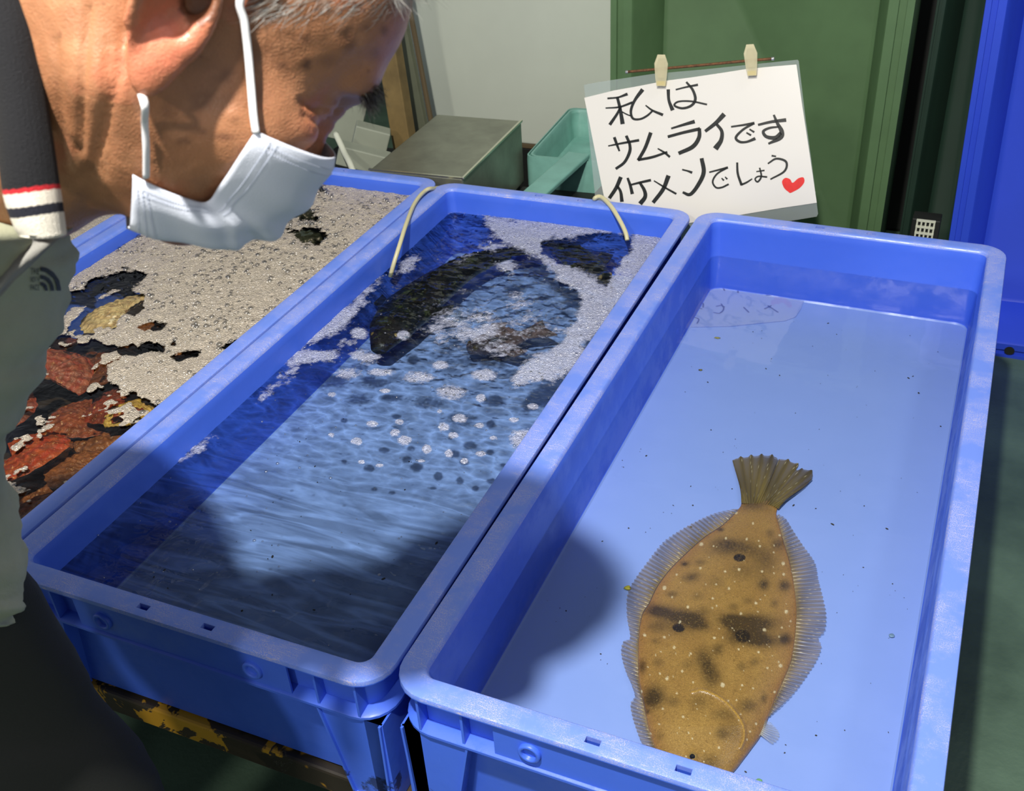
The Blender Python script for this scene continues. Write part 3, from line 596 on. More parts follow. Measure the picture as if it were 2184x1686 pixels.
# ------------------------------------------------------------------ flatfish
FZ3 = -.1455
def zf(P): return [(1250+x/2.23, 930+y/2.23) for x, y in P]
def fw(x, y, z=FZ3): return atz(1250+x/2.23, 930+y/2.23, z)
lft = [(745, 285), (738, 320), (725, 345), (650, 420), (560, 480), (470, 560), (400, 630), (340, 710), (300, 790), (265, 850), (248, 950), (245, 1060), (248, 1150), (262, 1230), (280, 1320), (300, 1410), (330, 1490), (372, 1545), (455, 1595), (540, 1620), (610, 1632)]
rgt = [(930, 315), (910, 345), (905, 375), (915, 410), (940, 500), (970, 600), (990, 700), (1003, 800), (1003, 880), (995, 970), (980, 1060), (950, 1140), (910, 1230), (870, 1330), (832, 1420), (790, 1480), (745, 1540), (710, 1585), (680, 1610), (650, 1625), (620, 1634)]
def resamp(P, n):
    P = np.array(catmull(P, 8)); s = np.r_[0, np.cumsum(np.hypot(*np.diff(P, axis=0).T))]; q = np.linspace(0, s[-1], n); return np.stack([np.interp(q, s, P[:, i]) for i in (0, 1)], -1)
NR, NC = 330, 170
Lp, Rp = resamp(lft, NR), resamp(rgt, NR)
tt_ = np.linspace(-1, 1, NC); ss = np.linspace(0, 1, NR)
G = Lp[:, None]*(1-(tt_[None, :, None]+1)/2)+Rp[:, None]*((tt_[None, :, None]+1)/2)
prof = np.interp(ss, [0, .05, .25, .5, .75, .9, 1], [.004, .006, .015, .024, .026, .016, .004])
S_, T_ = np.meshgrid(ss, tt_, indexing='ij'); H = prof[:, None]*(1-np.abs(T_)**2.4)**.62
GX, GY = G[..., 0], G[..., 1]
# relief: operculum ridge, mouth fold, brow lumps
ope = catmull([(505, 1215), (560, 1208), (640, 1245), (700, 1300), (745, 1370), (752, 1430), (735, 1480)], 10); dm = np.full(GX.shape, 1e9)
for (x0, y0), (x1, y1) in zip(ope, ope[1:]):
    k = np.clip(((GX-x0)*(x1-x0)+(GY-y0)*(y1-y0))/((x1-x0)**2+(y1-y0)**2+1e-9), 0, 1); dm = np.minimum(dm, np.hypot(GX-x0-k*(x1-x0), GY-y0-k*(y1-y0)))
H += .0022*np.exp(-(dm/9)**2)*np.minimum(1, H/.006)
for (x, y, r_, h_) in ((365, 1516, 26, .006), (508, 1528, 26, .006), (600, 1560, 50, .0015), (440, 1330, 80, .0015)): H += h_*np.exp(-(((GX-x)**2+(GY-y)**2)/r_**2))*np.minimum(1, H/.004)
base = np.array([fw(a, b) for a, b in ((0, 0), (1000, 0), (0, 1600))])
FX = np.empty(GX.shape+(3,))
d_ = _f+((1250+GX/2.23)[..., None]-CX)/FPX*_r-((930+GY/2.23)[..., None]-CY)/FPX*_u
FX = CAM+d_*((FZ3+.002+H*.75-CAM[2])/d_[..., 2])[..., None]
# colours of the skin
def blob(x, y, a, b, k, rot=0):
    c, s = math.cos(rot), math.sin(rot); dx, dy = GX-x, GY-y; u_, v_ = (dx*c+dy*s)/a, (-dx*s+dy*c)/b; return k*np.exp(-(u_**2+v_**2)**1.2)
nz_ = vnoise(GX, GY, .02, 1, 4); n2_ = vnoise(GX, GY, .16, 2, 3)
colA, colB = np.array(lin(172, 134, 66)), np.array(lin(150, 112, 54)); C_ = colA*(1-nz_[..., None])+colB*nz_[..., None]
pale = blob(520, 1400, 150, 130, .5)+blob(560, 700, 260, 200, .2)+blob(700, 1120, 250, 160, .25); C_ = C_*(1-pale[..., None]*.5)+np.array(lin(196, 160, 84))*pale[..., None]*.5
edge_ = np.abs(T_)**8; C_ = C_*(1-.45*edge_[..., None])+np.array(lin(178, 120, 70))*.45*edge_[..., None]
sm = sum(blob(*q) for q in ((680, 530, 95, 40, .55, -.1), (800, 545, 95, 42, .4, .2), (650, 500, 60, 25, .3), (330, 825, 55, 30, .55), (430, 850, 120, 36, .75, .12), (525, 885, 65, 34, .7, .4), (330, 905, 45, 30, .4), (440, 905, 90, 45, .4),
    (690, 880, 65, 36, .7, .3), (790, 890, 120, 46, .95), (830, 968, 85, 36, .9, .1), (760, 930, 60, 60, .5), (700, 960, 50, 40, .4), (500, 670, 42, 22, .6, -.2), (470, 606, 22, 14, .6), (640, 443, 18, 10, .7), (545, 600, 26, 16, .4), (845, 705, 28, 28, .7), (945, 710, 28, 28, .75), (912, 510, 34, 28, .55),
    (410, 750, 28, 16, .5), (948, 962, 32, 30, .75), (628, 1012, 30, 30, .55), (562, 1062, 46, 60, .62, -.2), (598, 1140, 48, 58, .62, -.2), (325, 1230, 55, 50, .75), (300, 1270, 50, 40, .4), (268, 1095, 20, 34, .65), (800, 320, 75, 34, .6), (770, 1280, 44, 32, .55), (845, 1245, 18, 26, .5),
    (645, 1412, 30, 34, .5), (655, 1320, 60, 30, .4), (590, 1560, 50, 50, .5), (540, 1260, 50, 40, .35), (415, 1260, 34, 26, .4), (700, 1400, 40, 60, .3), (875, 460, 20, 20, .4), (860, 600, 60, 50, .25), (800, 640, 90, 60, .22), (740, 1095, 24, 20, .4), (800, 1075, 24, 20, .4), (480, 1085, 28, 24, .3), (340, 1075, 26, 20, .35), (330, 975, 20, 16, .4), (700, 810, 24, 20, .4), (895, 795, 18, 18, .4), (560, 830, 40, 26, .3), (770, 780, 30, 20, .3), (290, 1310, 14, 12, .5), (350, 1425, 24, 20, .3), (530, 760, 30, 20, .3), (620, 690, 40, 30, .25), (720, 640, 60, 40, .2)))
sm = np.clip(sm*(.75+.9*n2_), 0, .95)[..., None]; C_ = C_*(1-sm)+np.array(lin(58, 44, 20))*sm
hd = lambda x, y, a, b, rot=0: np.clip((1.08-np.hypot(((GX-x)*math.cos(rot)+(GY-y)*math.sin(rot))/a, (-(GX-x)*math.sin(rot)+(GY-y)*math.cos(rot))/b))*9, 0, 1)
dk = np.clip(hd(730, 577, 28, 18)+hd(440, 911, 29, 19, .15)+hd(746, 949, 34, 29, .3)+hd(712, 940, 5, 10)+hd(567, 904, 16, 10)*.4+hd(468, 607, 10, 7)*.5, 0, 1)[..., None]; C_ = C_*(1-dk)+np.array(lin(30, 22, 10))*dk
rw = random.Random(4)
wh = [(548, 512, 9), (373, 720, 10), (938, 604, 9), (952, 834, 9), (848, 920, 8), (925, 1090, 9), (650, 1182, 11), (728, 632, 7), (661, 643, 6), (764, 489, 6), (679, 724, 6), (807, 793, 7), (736, 842, 6), (484, 812, 7), (372, 955, 6), (610, 958, 6), (820, 1026, 6), (497, 1032, 6), (278, 945, 8), (384, 1152, 7), (462, 1334, 6), (262, 1213, 7), (742, 1184, 6), (795, 1198, 5), (897, 1215, 6), (544, 626, 6), (827, 522, 6), (921, 470, 6), (714, 365, 7), (861, 221, 6), (431, 657, 5), (602, 770, 6), (808, 1366, 6), (632, 1480, 6), (348, 1368, 5), (456, 1116, 6), (419, 1003, 7), (448, 880, 6), (665, 485, 6), (794, 414, 5), (940, 656, 6), (837, 642, 6), (726, 1012, 5), (600, 816, 5), (931, 910, 5), (862, 1100, 5), (306, 1414, 6), (432, 1222, 5), (676, 1256, 5), (780, 1404, 5), (365, 1295, 5), (590, 1412, 4)]
wh += [(rw.uniform(270, 980), rw.uniform(420, 1560), rw.uniform(2.5, 4.5)) for _ in range(90)]
wm_ = np.zeros(GX.shape)
for x, y, r_ in wh: wm_ = np.maximum(wm_, np.clip((1.1-np.hypot(GX-x, GY-y)/r_*(1+.5*(n2_-.5)))*3, 0, 1))
C_ = C_*(1-wm_[..., None]*.8)+np.array(lin(232, 216, 170))*wm_[..., None]*.8
rd = np.clip(1-dm/7, 0, 1)[..., None]*.7; C_ = C_*(1-rd)+np.array(lin(206, 160, 60))*rd
V = FX.reshape(-1, 3); idx = np.arange(NR*NC).reshape(NR, NC)
F = np.stack([idx[:-1, :-1], idx[:-1, 1:], idx[1:, 1:], idx[1:, :-1]], -1).reshape(-1, 4)
fish = empty('flatfish', tuple(fw(620, 1000))); bpy.context.view_layer.update(); tag(fish, 'brown speckled flatfish lying on the floor of the right tank', 'fish')
def sub(o, p):
    bpy.context.view_layer.update(); o.parent = p; o.matrix_parent_inverse = p.matrix_world.inverted(); return o
t = NT('flatfish_skin'); co_ = t.coord(); at = t.n('ShaderNodeAttribute'); at.attribute_name = 'tint'
vo = t.n('ShaderNodeTexVoronoi'); vo.inputs['Scale'].default_value = 620; t.l(co_, vo.inputs['Vector'])
c_ = t.mix(t.math('MULTIPLY', t.ramp(vo.outputs['Distance'], [(.2, 0), (.55, 1)]), .5), at.outputs['Color'], t.mix(.55, at.outputs['Color'], (.03, .02, .008)))
c_ = t.mix(t.ramp(t.noise(co_, 260, 3, .7), [(.55, 0), (.68, .45)]), c_, lin(92, 66, 28)); c_ = t.mix(t.ramp(t.noise(co_, 420, 2, .7), [(.60, 0), (.7, .28)]), c_, lin(206, 172, 98))
b_ = t.bsdf(c_, .32); t.l(t.bump(vo.outputs['Distance'], .25, .001), b_.inputs['Normal']); M['fishskin'] = t.m
bot = V.copy(); bot[:, 2] = FZ3+.0008
nv = len(V); rimi = np.r_[idx[:-1, 0], idx[-1, :-1], idx[1:, -1][::-1], idx[0, 1:][::-1]]
Fs = [tuple(f) for f in F]+[(int(rimi[k]), int(rimi[(k+1) % len(rimi)]), int(rimi[(k+1) % len(rimi)])+nv, int(rimi[k])+nv) for k in range(len(rimi))]
body = mesh_obj('fish_body', np.concatenate([V, bot]), Fs, M['fishskin']); color_attr(body, np.concatenate([C_.reshape(-1, 3)]*2)); sub(body, fish)
t = NT('fin_membrane'); at = t.n('ShaderNodeAttribute'); at.attribute_name = 'tint'; b_ = t.bsdf(at.outputs['Color'], .35); a2 = t.n('ShaderNodeAttribute'); a2.attribute_name = 'thick'; t.l(a2.outputs['Fac'], b_.inputs['Alpha']); M['fin'] = t.m
def fin(name, inner, outer, nray, lift=.004, col=(150, 128, 84), per=10, seed=0, a0=.42, sweep=0, spot=(222, 200, 140), mid=14):
    I, O = resamp(inner, nray*per), resamp(outer, nray*per); n = nray*per; g = np.random.default_rng(seed); V = []; Cc = []; A = []
    ph = (np.arange(n) % per)/per; r_ = np.exp(-((ph-.5)/.17)**2)
    jag = .04*(1-r_)
    for i in range(n):
        for j in range(mid+1):
            q = j/mid; ii = min(n-1, max(0, int(i+sweep*q))); P = I[i]*(1-q*(1-jag[i]))+O[ii]*(q*(1-jag[i]))
            z = FZ3+.0035*(1-q)+.0015+lift*math.sin(q*2.3)*(.6+.5*math.sin(i*.035+seed))+.0009*r_[i]*(1-q)+.0006*math.sin(i*.2)*q
            V.append(atz(1250+P[0]/2.23, 930+P[1]/2.23, z)); d = math.exp(-((i*.061+seed) % 1-.5)**2*30)*.4
            c = np.array(lin(*col))*(1-.45*r_[i]*(.4+.6*q))*(1-.35*(math.sin(i*.045+q*5+seed)*.5+.5)); 
            if r_[i] > .6 and g.random() < .035: c = np.array(lin(*spot))
            Cc.append(c); A.append(min(1, a0*(1-.25*q)+.55*r_[i]*(1-.35*q)+.4*(1-q)**6))
    m1 = mid+1; F = [(i*m1+j, (i+1)*m1+j, (i+1)*m1+j+1, i*m1+j+1) for i in range(n-1) for j in range(mid)]
    o = mesh_obj(name, V, F, M['fin']); color_attr(o, np.array(Cc)); a = o.data.attributes.new('thick', 'FLOAT', 'POINT'); a.data.foreach_set('value', np.array(A, np.float32)); sub(o, fish); return o
fin('dorsal_fin', [(725, 345), (650, 420), (560, 480), (470, 560), (400, 630), (340, 710), (300, 790), (265, 850), (250, 950), (247, 1060), (250, 1150), (264, 1230), (282, 1320), (302, 1410), (335, 1500), (350, 1520)],
    [(700, 345), (600, 368), (480, 425), (380, 488), (335, 535), (290, 595), (235, 670), (195, 745), (192, 850), (208, 955), (175, 975), (165, 1030), (185, 1110), (215, 1180), (230, 1235), (210, 1270), (218, 1330), (240, 1400), (262, 1455), (300, 1515)], 74, seed=1)
fin('anal_fin', [(905, 375), (915, 410), (940, 500), (970, 600), (988, 700), (1000, 800), (1000, 880), (992, 970), (978, 1060), (948, 1140), (908, 1230), (868, 1330)],
    [(912, 368), (950, 390), (988, 450), (1035, 520), (1090, 598), (1107, 680), (1130, 770), (1145, 850), (1138, 925), (1108, 960), (1122, 1000), (1103, 1060), (1060, 1130), (1000, 1210), (930, 1282), (872, 1335)], 58, seed=2)
fin('tail_fin', [(738, 318), (785, 320), (840, 322), (885, 330), (916, 345)], [(735, 235), (698, 125), (705, 100), (740, 94), (800, 85), (860, 83), (913, 95), (905, 135), (898, 158), (922, 103), (970, 110), (1012, 130), (1006, 153), (1040, 150), (1075, 160), (1085, 185), (1050, 232), (990, 272), (940, 312)], 18, .006, (112, 96, 48), 20, 3, .95, mid=24, spot=(190, 180, 140))
fin('pectoral_fin', [(828, 1418), (835, 1390), (848, 1350)], [(885, 1465), (915, 1442), (918, 1405), (880, 1360)], 9, .010, (190, 186, 170), 8, 4, .25)
M['eye'] = simple('wet_black_eye', (.01, .01, .01), .05); M['eyering'] = simple('golden_eye_ring', lin(150, 122, 60), .3)
for x, y in ((363, 1512), (508, 1527)):
    c = atz(1250+x/2.23, 930+y/2.23, FZ3+.016); 
    bm = bmesh.new(); bmesh.ops.create_uvsphere(bm, u_segments=20, v_segments=12, radius=.0056, matrix=Matrix.Translation(c)); o = bm_obj('eye', bm, M['eyering'], smooth=True); sub(o, fish)
    bm = bmesh.new(); bmesh.ops.create_uvsphere(bm, u_segments=16, v_segments=10, radius=.0034, matrix=Matrix.Translation(c+np.array((-.0002, -.0015, .0030)))); p_ = bm_obj('pupil', bm, M['eye'], smooth=True); sub(p_, o)
# ------------------------------------------------------------------ note and specks in the right tank
o = None
P = [atz(x, y, -.1445) for x, y in ((1500, 622), (1700, 640), (1716, 642), (1704, 668), (1690, 682), (1600, 694), (1470, 696))]
P = [atz(1380+x/2.7164, 430+y/2.7164, -.1448) for x, y in ((355, 478), (560, 508), (915, 560), (893, 620), (860, 668), (800, 690), (640, 705), (480, 722), (235, 726), (290, 600))]
bm = bmesh.new(); prism(bm, P, (0, 0, .0012)); t = NT('clear_sunken_sleeve'); b_ = t.bsdf(lin(178, 196, 240), .2); b_.inputs['Alpha'].default_value = .38
note = bm_obj('sunken_sleeve', bm, t.m); tag(note, 'see-through plastic sleeve with faint writing on the right tank floor', 'sleeve')
def zs(x, y): return atz(1380+x/2.7164, 430+y/2.7164, -.1432)
fk = [[(385, 500), (405, 492), (440, 500), (450, 515)], [(430, 590), (445, 620), (420, 645), (385, 640)], [(400, 605), (430, 600), (450, 610)], [(305, 575), (325, 590), (325, 612)], [(255, 625), (290, 615), (320, 620)], [(240, 690), (270, 670), (300, 680), (290, 705)], [(525, 500), (528, 528)], [(560, 610), (590, 640)], [(700, 600), (760, 640)], [(680, 620), (720, 600)], [(690, 540), (780, 545)]]
t = NT('faded_ink'); b_ = t.bsdf(lin(88, 112, 190), .4); b_.inputs['Alpha'].default_value = .45
for k, s in enumerate(fk):
    P3 = [zs(*q) for q in s]; P3 = [P3[0], (P3[0]+P3[-1])/2, P3[-1]] if len(P3) == 2 else P3; o = tube('faint_stroke', P3, .0016, t.m, seg=5, n=4, flat=.2); sub(o, note)
def specks(name, T, n, z, x0, x1, y0, y1, r0, r1, m, label, seed):
    g = np.random.default_rng(seed); bm = bmesh.new()
    for _ in range(n):
        r_ = r0+(r1-r0)*g.random()**3; mt = Matrix.Translation((g.uniform(x0, x1), g.uniform(y0, y1), z+.0003)) @ Matrix.Rotation(g.uniform(0, 6), 4, 'Z') @ Matrix.Diagonal((r_*g.uniform(1, 2.4), r_, r_*.4, 1)); bmesh.ops.create_icosphere(bm, subdivisions=1, radius=1, matrix=mt)
    o = bm_obj(name, bm, m); o.location = T.location; o.rotation_euler = T.rotation_euler; return tag(o, label, 'grit', kind='stuff')
M['grit'] = simple('dark_grit', lin(48, 44, 34), .7)
specks('dark_specks', T3, 150, -.146, .05, .50, .06, 1.2, .0004, .0016, M['grit'], 'tiny dark specks scattered on the right tank floor', 5)
specks('dark_specks', T2, 60, -.146, .05, .50, .06, .6, .0005, .0020, M['grit'], 'tiny dark specks on the near floor of the middle tank', 6)
for (x, y, a, b, c, lb) in ((1406, 789, .006, .0022, (150, 140, 40), None), (1494, 788, .0035, .002, (120, 110, 30), 'small olive scrap on the upper left of the right tank floor'), (1530, 720, .006, .002, (150, 146, 60), 'thin olive scrap below the sunken sleeve'), (1902, 1355, .0040, .003, (120, 150, 170), 'small pale blob right of the flatfish'), (1339, 1253, .0050, .004, (176, 168, 44), 'yellow green crumb at the left fin edge of the flatfish'), (1619, 1665, .004, .003, (120, 170, 110), 'greenish crumb by the near rim under the flatfish head')):
    if not lb: continue
    bm = bmesh.new(); bmesh.ops.create_icosphere(bm, subdivisions=2, radius=1, matrix=Matrix.Translation(atz(x, y, -.1445)) @ Matrix.Rotation(.2, 4, 'Z') @ Matrix.Diagonal((a, b, b*.4, 1)))
    for v in bm.verts: v.co += Vector((random.uniform(-.0006, .0006),)*3)
    o = bm_obj('food_scrap', bm, simple('scrap', lin(*c), .5), smooth=True); tag(o, lb, 'scrap')
# ------------------------------------------------------------------ air tubes
M['hose'] = simple('yellowed_air_hose', lin(196, 190, 150), .35); M['hose_black'] = simple('black_air_hose', lin(18, 18, 18), .35)
a = [atz(918, 402, .012), atz(905, 408, .016), atz(885, 430, .010), atz(868, 470, -.002), atz(850, 530, -.03), atz(838, 575, -.052), atz(830, 590, -.07)]
a = [(-.60, 1.30, -.20), (-.578, 1.285, -.05), tuple(atz(922, 402, .004)), tuple(atz(903, 410, .008)), tuple(atz(883, 436, .006)), tuple(atz(867, 476, .006)), tuple(atz(853, 520, -.008)), tuple(atz(841, 558, -.032)), tuple(atz(832, 590, -.060))]
o = tube('air_hose', a, .0042, M['hose'], seg=10); tag(o, 'yellowed air hose over the rim between left and middle tanks', 'hose', 'air hoses')
h = a
a = [(-.22, 1.31, -.2), (-.222, 1.285, -.03), tuple(atz(1268, 424, .004)), tuple(atz(1282, 420, .008)), tuple(atz(1303, 440, .004)), tuple(aty(1322, 470, 1.185)), tuple(aty(1334, 495, 1.165)), tuple(aty(1338, 512, 1.155))]
o = tube('air_hose', a, .0044, M['hose'], seg=10); tag(o, 'yellowed air hose over the far rim in front of the sign', 'hose', 'air hoses')
a = [(-.88, 1.30, -.15), (-.865, 1.278, .0), tuple(atz(658, 362, .009)), tuple(atz(665, 372, .008)), tuple(aty(673, 385, 1.205)), tuple(aty(683, 400, 1.195)), tuple(aty(688, 410, 1.19))]
o = tube('air_hose', a, .0048, M['hose_black'], seg=10); tag(o, 'black air hose over the far rim of the left tank', 'hose', 'air hoses')
# ------------------------------------------------------------------ scallops in the left tank
def scallop(px, py, R_, yaw, tilt, cA, cB, label, seed, z=-.10):
    g = np.random.default_rng(seed); nr, na = 46, 220; V = []; Cc = []
    for side in (1, -1):
        for i in range(nr+1):
            q = i/nr
            for j in range(na+1):
                a = (j/na-.5)*2*math.radians(118); rr = q*R_*(1.0-.10*abs(a)/2); rib = math.cos(a*20)*(.7+.3*math.sin(a*7+seed)); edge = 1+.02*rib*q+.03*math.sin(a*5+seed)*q
                hx = math.sin(a)*rr*edge*1.0; hy = math.cos(a)*rr*edge+(-.0)
                hgt = side*((.20 if side > 0 else .12)*R_*(math.sin(min(1, q*1.05)*PI)**.55*(1-q*.3))*(1-(abs(a)/2.1)**2*.8)+.0016*rib*math.sqrt(q)*(q < .99))+.0007*math.sin(q*40+seed)
                V.append((hx, hy-R_*.5, hgt)); m = .5+.5*rib; k = .5+.5*math.sin(q*22+seed*2+math.sin(a*3))
                nn = g.random(); c = np.array(lin(*cA))*(1-.4*k)+np.array(lin(*cB))*.4*k; Cc.append(c*(.62+.22*m+.25*nn))
    m1 = na+1; F = []
    for s in range(2):
        o0 = s*(nr+1)*m1
        for i in range(nr):
            for j in range(na): F.append((o0+i*m1+j, o0+i*m1+j+1, o0+(i+1)*m1+j+1, o0+(i+1)*m1+j))
    P = atz(px, py, z); root = empty('scallop', tuple(P)); root.rotation_euler = (tilt[0], tilt[1], yaw); tag(root, label, 'scallop', 'scallops in the left tank')
    o = mesh_obj('shell', V, F, M['shell'], root); color_attr(o, np.array(Cc))
    bm = bmesh.new()
    for s in (-1, 1): prism(bm, [(0, -R_*.52, -.002), (s*R_*.42, -R_*.50, -.002), (s*R_*.36, -R_*.24, -.002), (s*R_*.10, -R_*.30, -.002)], (0, 0, .004))
    o2 = bm_obj('hinge_ear', bm, M['shell']); o2.parent = root; color_attr(o2, np.tile(np.array(lin(*cB))*.8, (len(o2.data.vertices), 1)))
    return root
t = NT('scallop_shell'); at = t.n('ShaderNodeAttribute'); at.attribute_name = 'tint'; co_ = t.coord()
c_ = t.mix(t.ramp(t.noise(co_, 55, 5, .7, .6), [(.46, 0), (.62, .6)]), at.outputs['Color'], lin(74, 44, 22)); c_ = t.mix(t.ramp(t.noise(co_, 120, 4, .7), [(.60, 0), (.68, .8)]), c_, lin(212, 170, 120))
b_ = t.bsdf(c_, .42); t.l(t.bump(t.noise(co_, 220, 4), .7, .003), b_.inputs['Normal']); M['shell'] = t.m
RD, OR_, BR = (168, 62, 34), (200, 118, 62), (110, 66, 40)
scallop(222, 674, .088, 1.9, (-.2, .1), (240, 228, 180), (214, 176, 128), 'pale cream scallop shell showing above the foam edge', 1, -.056)
scallop(85, 965, .085, -1.1, (.15, -.15), RD, OR_, 'orange red ribbed scallop nearest the grey jacket edge', 2, -.055)
scallop(225, 870, .070, 2.3, (-.15, .1), (120, 52, 30), RD, 'dark reddish brown scallop in the middle of the open water', 3, -.07)
scallop(120, 775, .080, .4, (.1, .2), (160, 72, 54), (196, 140, 110), 'dusty red scallop partly under flecks of foam by the jacket', 4, -.07)
scallop(250, 770, .075, -.6, (.1, -.1), (104, 60, 34), (150, 84, 50), 'brown scallop below the pale cream shell', 5, -.085)
scallop(190, 985, .075, .9, (-.1, .2), (146, 94, 56), BR, 'tan brown scallop leaning on the tank wall beside the orange one', 6, -.085)
scallop(90, 1090, .080, 1.6, (0, .1), (150, 84, 48), BR, 'brown scallop in the near corner of the left tank', 7, -.075)
scallop(395, 745, .070, 2.9, (.2, 0), (150, 96, 60), (200, 160, 110), 'tan scallop almost hidden under the foam sheet', 8, -.075)
scallop(300, 880, .050, .2, (.3, .3), (206, 180, 90), (170, 140, 70), 'small yellowish shell lump against the tank wall', 9, -.065)
scallop(30, 860, .070, -.3, (.1, 0), (150, 70, 50), BR, 'dark red scallop half hidden behind the grey jacket', 10, -.08)
for k, (x, y, R_, yw, ca, cb, zz, lb) in enumerate(((150, 905, .075, 2.8, (140, 70, 44), (180, 110, 70), -.10, 'deep brown scallop wedged between the dark red and the orange ones'), (300, 830, .07, 1.2, (120, 76, 44), (160, 110, 64), -.11, 'olive brown scallop deep against the right tank wall'), (60, 1000, .08, -2.2, (130, 76, 44), (170, 110, 64), -.11, 'brown scallop lying under the orange red one'),
    (200, 780, .08, .1, (110, 60, 40), (150, 90, 60), -.12, 'dim brown scallop on the floor below the pale one'), (240, 930, .07, -1.9, (140, 90, 50), (120, 70, 40), -.11, 'mottled tan scallop deep by the wall, left of the yellowish lump'), (70, 760, .08, 2.0, (120, 60, 50), (150, 90, 70), -.12, 'dark scallop at the jacket edge under thin foam flecks'), (130, 1060, .08, -.4, (150, 96, 56), (120, 74, 44), -.11, 'sandy brown scallop lowest beside the blue tank wall'), (320, 700, .07, .9, (130, 84, 50), (150, 100, 60), -.11, 'brown scallop mostly hidden right of the pale shell'))):
    scallop(x, y, R_, yw, (.1, .05), ca, cb, lb, 20+k, zz)
# rocks in the foam
M['rock'] = simple('dark_wet_shell', lin(44, 50, 40), .35, bump=.8, bscale=120, var=.4, vscale=60)
for (x, y, a, b, lb) in ((648, 458, .034, .018, 'dark green black shell poking through the foam, upper one'), (652, 508, .036, .024, 'dim grey shell poking through the foam, lower one')):
    bm = bmesh.new(); bmesh.ops.create_icosphere(bm, subdivisions=4, radius=1, matrix=Matrix.Translation(atz(x, y, -.046)) @ Matrix.Diagonal((a, b, .012, 1)))
    for v in bm.verts: v.co += Vector(v.normal)*.003*math.sin(v.co.x*300)*math.cos(v.co.y*260)
    o = bm_obj('wet_shell', bm, M['rock'], smooth=True); tag(o, lb, 'shell')
# ------------------------------------------------------------------ dark fish in the middle tank
def swimfish(P, wid, hgt, mat, finmat, label, tail=True, dorsal=True):
    P = catmull(P, 10); m = len(P); root = empty('dark_fish', tuple(P[m//2])); tag(root, label, 'fish'); V = []; F = []; seg = 24
    q = np.linspace(0, 1, m); W_ = np.interp(q, np.linspace(0, 1, len(wid)), wid); H_ = np.interp(q, np.linspace(0, 1, len(hgt)), hgt)
    for i in range(m):
        T = P[min(i+1, m-1)]-P[max(i-1, 0)]; T /= np.linalg.norm(T); s = np.cross(T, (0, 0, 1.)); s /= np.linalg.norm(s); n_ = np.cross(s, T)
        for k in range(seg): a = 2*PI*k/seg; V.append(P[i]+s*math.cos(a)*W_[i]*.5+n_*math.sin(a)*H_[i]*.5)
    for i in range(m-1):
        for k in range(seg): F.append((i*seg+k, i*seg+(k+1) % seg, (i+1)*seg+(k+1) % seg, (i+1)*seg+k))
    F.append(list(range(seg))); F.append([(m-1)*seg+k for k in range(seg)])
    o = fixn(mesh_obj('fish_body', V, F, mat)); sub(o, root)
    T = P[-1]-P[-3]; T /= np.linalg.norm(T); s = np.cross(T, (0, 0, 1.)); e = P[-1]
    for sgn, nm in ((1, 'side_fin'), (-1, 'side_fin')):
        i0 = int(m*.28); T0 = P[i0+1]-P[i0]; T0 /= np.linalg.norm(T0); s0 = np.cross(T0, (0, 0, 1.))*sgn; b0 = P[i0]+s0*W_[i0]*.42
        bm = bmesh.new(); prism(bm, [b0, b0+s0*.045+T0*.035, b0+s0*.035+T0*.062, b0+T0*.035], (0, 0, .002)); sub(bm_obj(nm, bm, finmat), root)
    bm = bmesh.new(); wq = W_[-1]*.5; prism(bm, [e-s*wq-T*.01, e+T*.05-s*.030, e+T*.042, e+T*.05+s*.030, e+s*wq-T*.01], (0, 0, .003)); sub(bm_obj('tail_fin', bm, finmat), root)
    L = []; bm = bmesh.new(); k0, k1 = int(m*.3), int(m*.85)
    tops = [P[i]+np.array((0, 0, H_[i]*.48)) for i in range(k0, k1)]; hi = [P[i]+np.array((0, 0, H_[i]*.5+.010*math.sin((i-k0)/(k1-k0)*PI)+.002*((i % 3) == 0))) for i in range(k0, k1)]
    va = [bm.verts.new(p) for p in tops]; vb = [bm.verts.new(p) for p in hi]
    for i in range(len(va)-1): bm.faces.new((va[i], va[i+1], vb[i+1], vb[i]))
    sub(bm_obj('back_fin', bm, finmat), root)
    for sgn in (1, -1):
        i0 = int(m*.09); T0 = P[i0+1]-P[i0]; T0 /= np.linalg.norm(T0); s0 = np.cross(T0, (0, 0, 1.))*sgn; bm = bmesh.new(); bmesh.ops.create_uvsphere(bm, u_segments=12, v_segments=8, radius=.005, matrix=Matrix.Translation(P[i0]+s0*W_[i0]*.36+np.array((0, 0, H_[i0]*.22)))); sub(bm_obj('eye', bm, M['eyering'], smooth=True), root)
    return root
t = NT('dark_fish_skin'); co_ = t.coord(); n_ = t.noise(co_, 45, 5, .65, .5); c_ = t.ramp(n_, [(.35, lin(8, 10, 14)), (.55, lin(22, 26, 22)), (.64, lin(84, 92, 40))]); c_ = t.mix(t.ramp(t.noise(co_, 9, 3), [(.5, 0), (.6, .5)]), c_, lin(46, 34, 28))
b_ = t.bsdf(c_, .3); t.l(t.bump(n_, .6, .004), b_.inputs['Normal']); M['dfish'] = t.m
M['dfin'] = simple('dark_fin', lin(18, 20, 18), .5, var=.4, vscale=40)
M['bfish'] = simple('brown_fish_skin', lin(128, 104, 96), .4, var=.3, vscale=30, bump=.3, bscale=200)
zq = -.090
swimfish([atz(808, 745, zq), atz(835, 700, zq), atz(870, 660, zq), atz(925, 615, zq), atz(985, 575, zq), atz(1040, 552, zq), atz(1085, 540, zq)], [.03, .085, .105, .088, .064, .045, .026], [.02, .045, .055, .05, .042, .034, .022], M['dfish'], M['dfin'], 'large dark mottled fish lying diagonally under the foam ring')
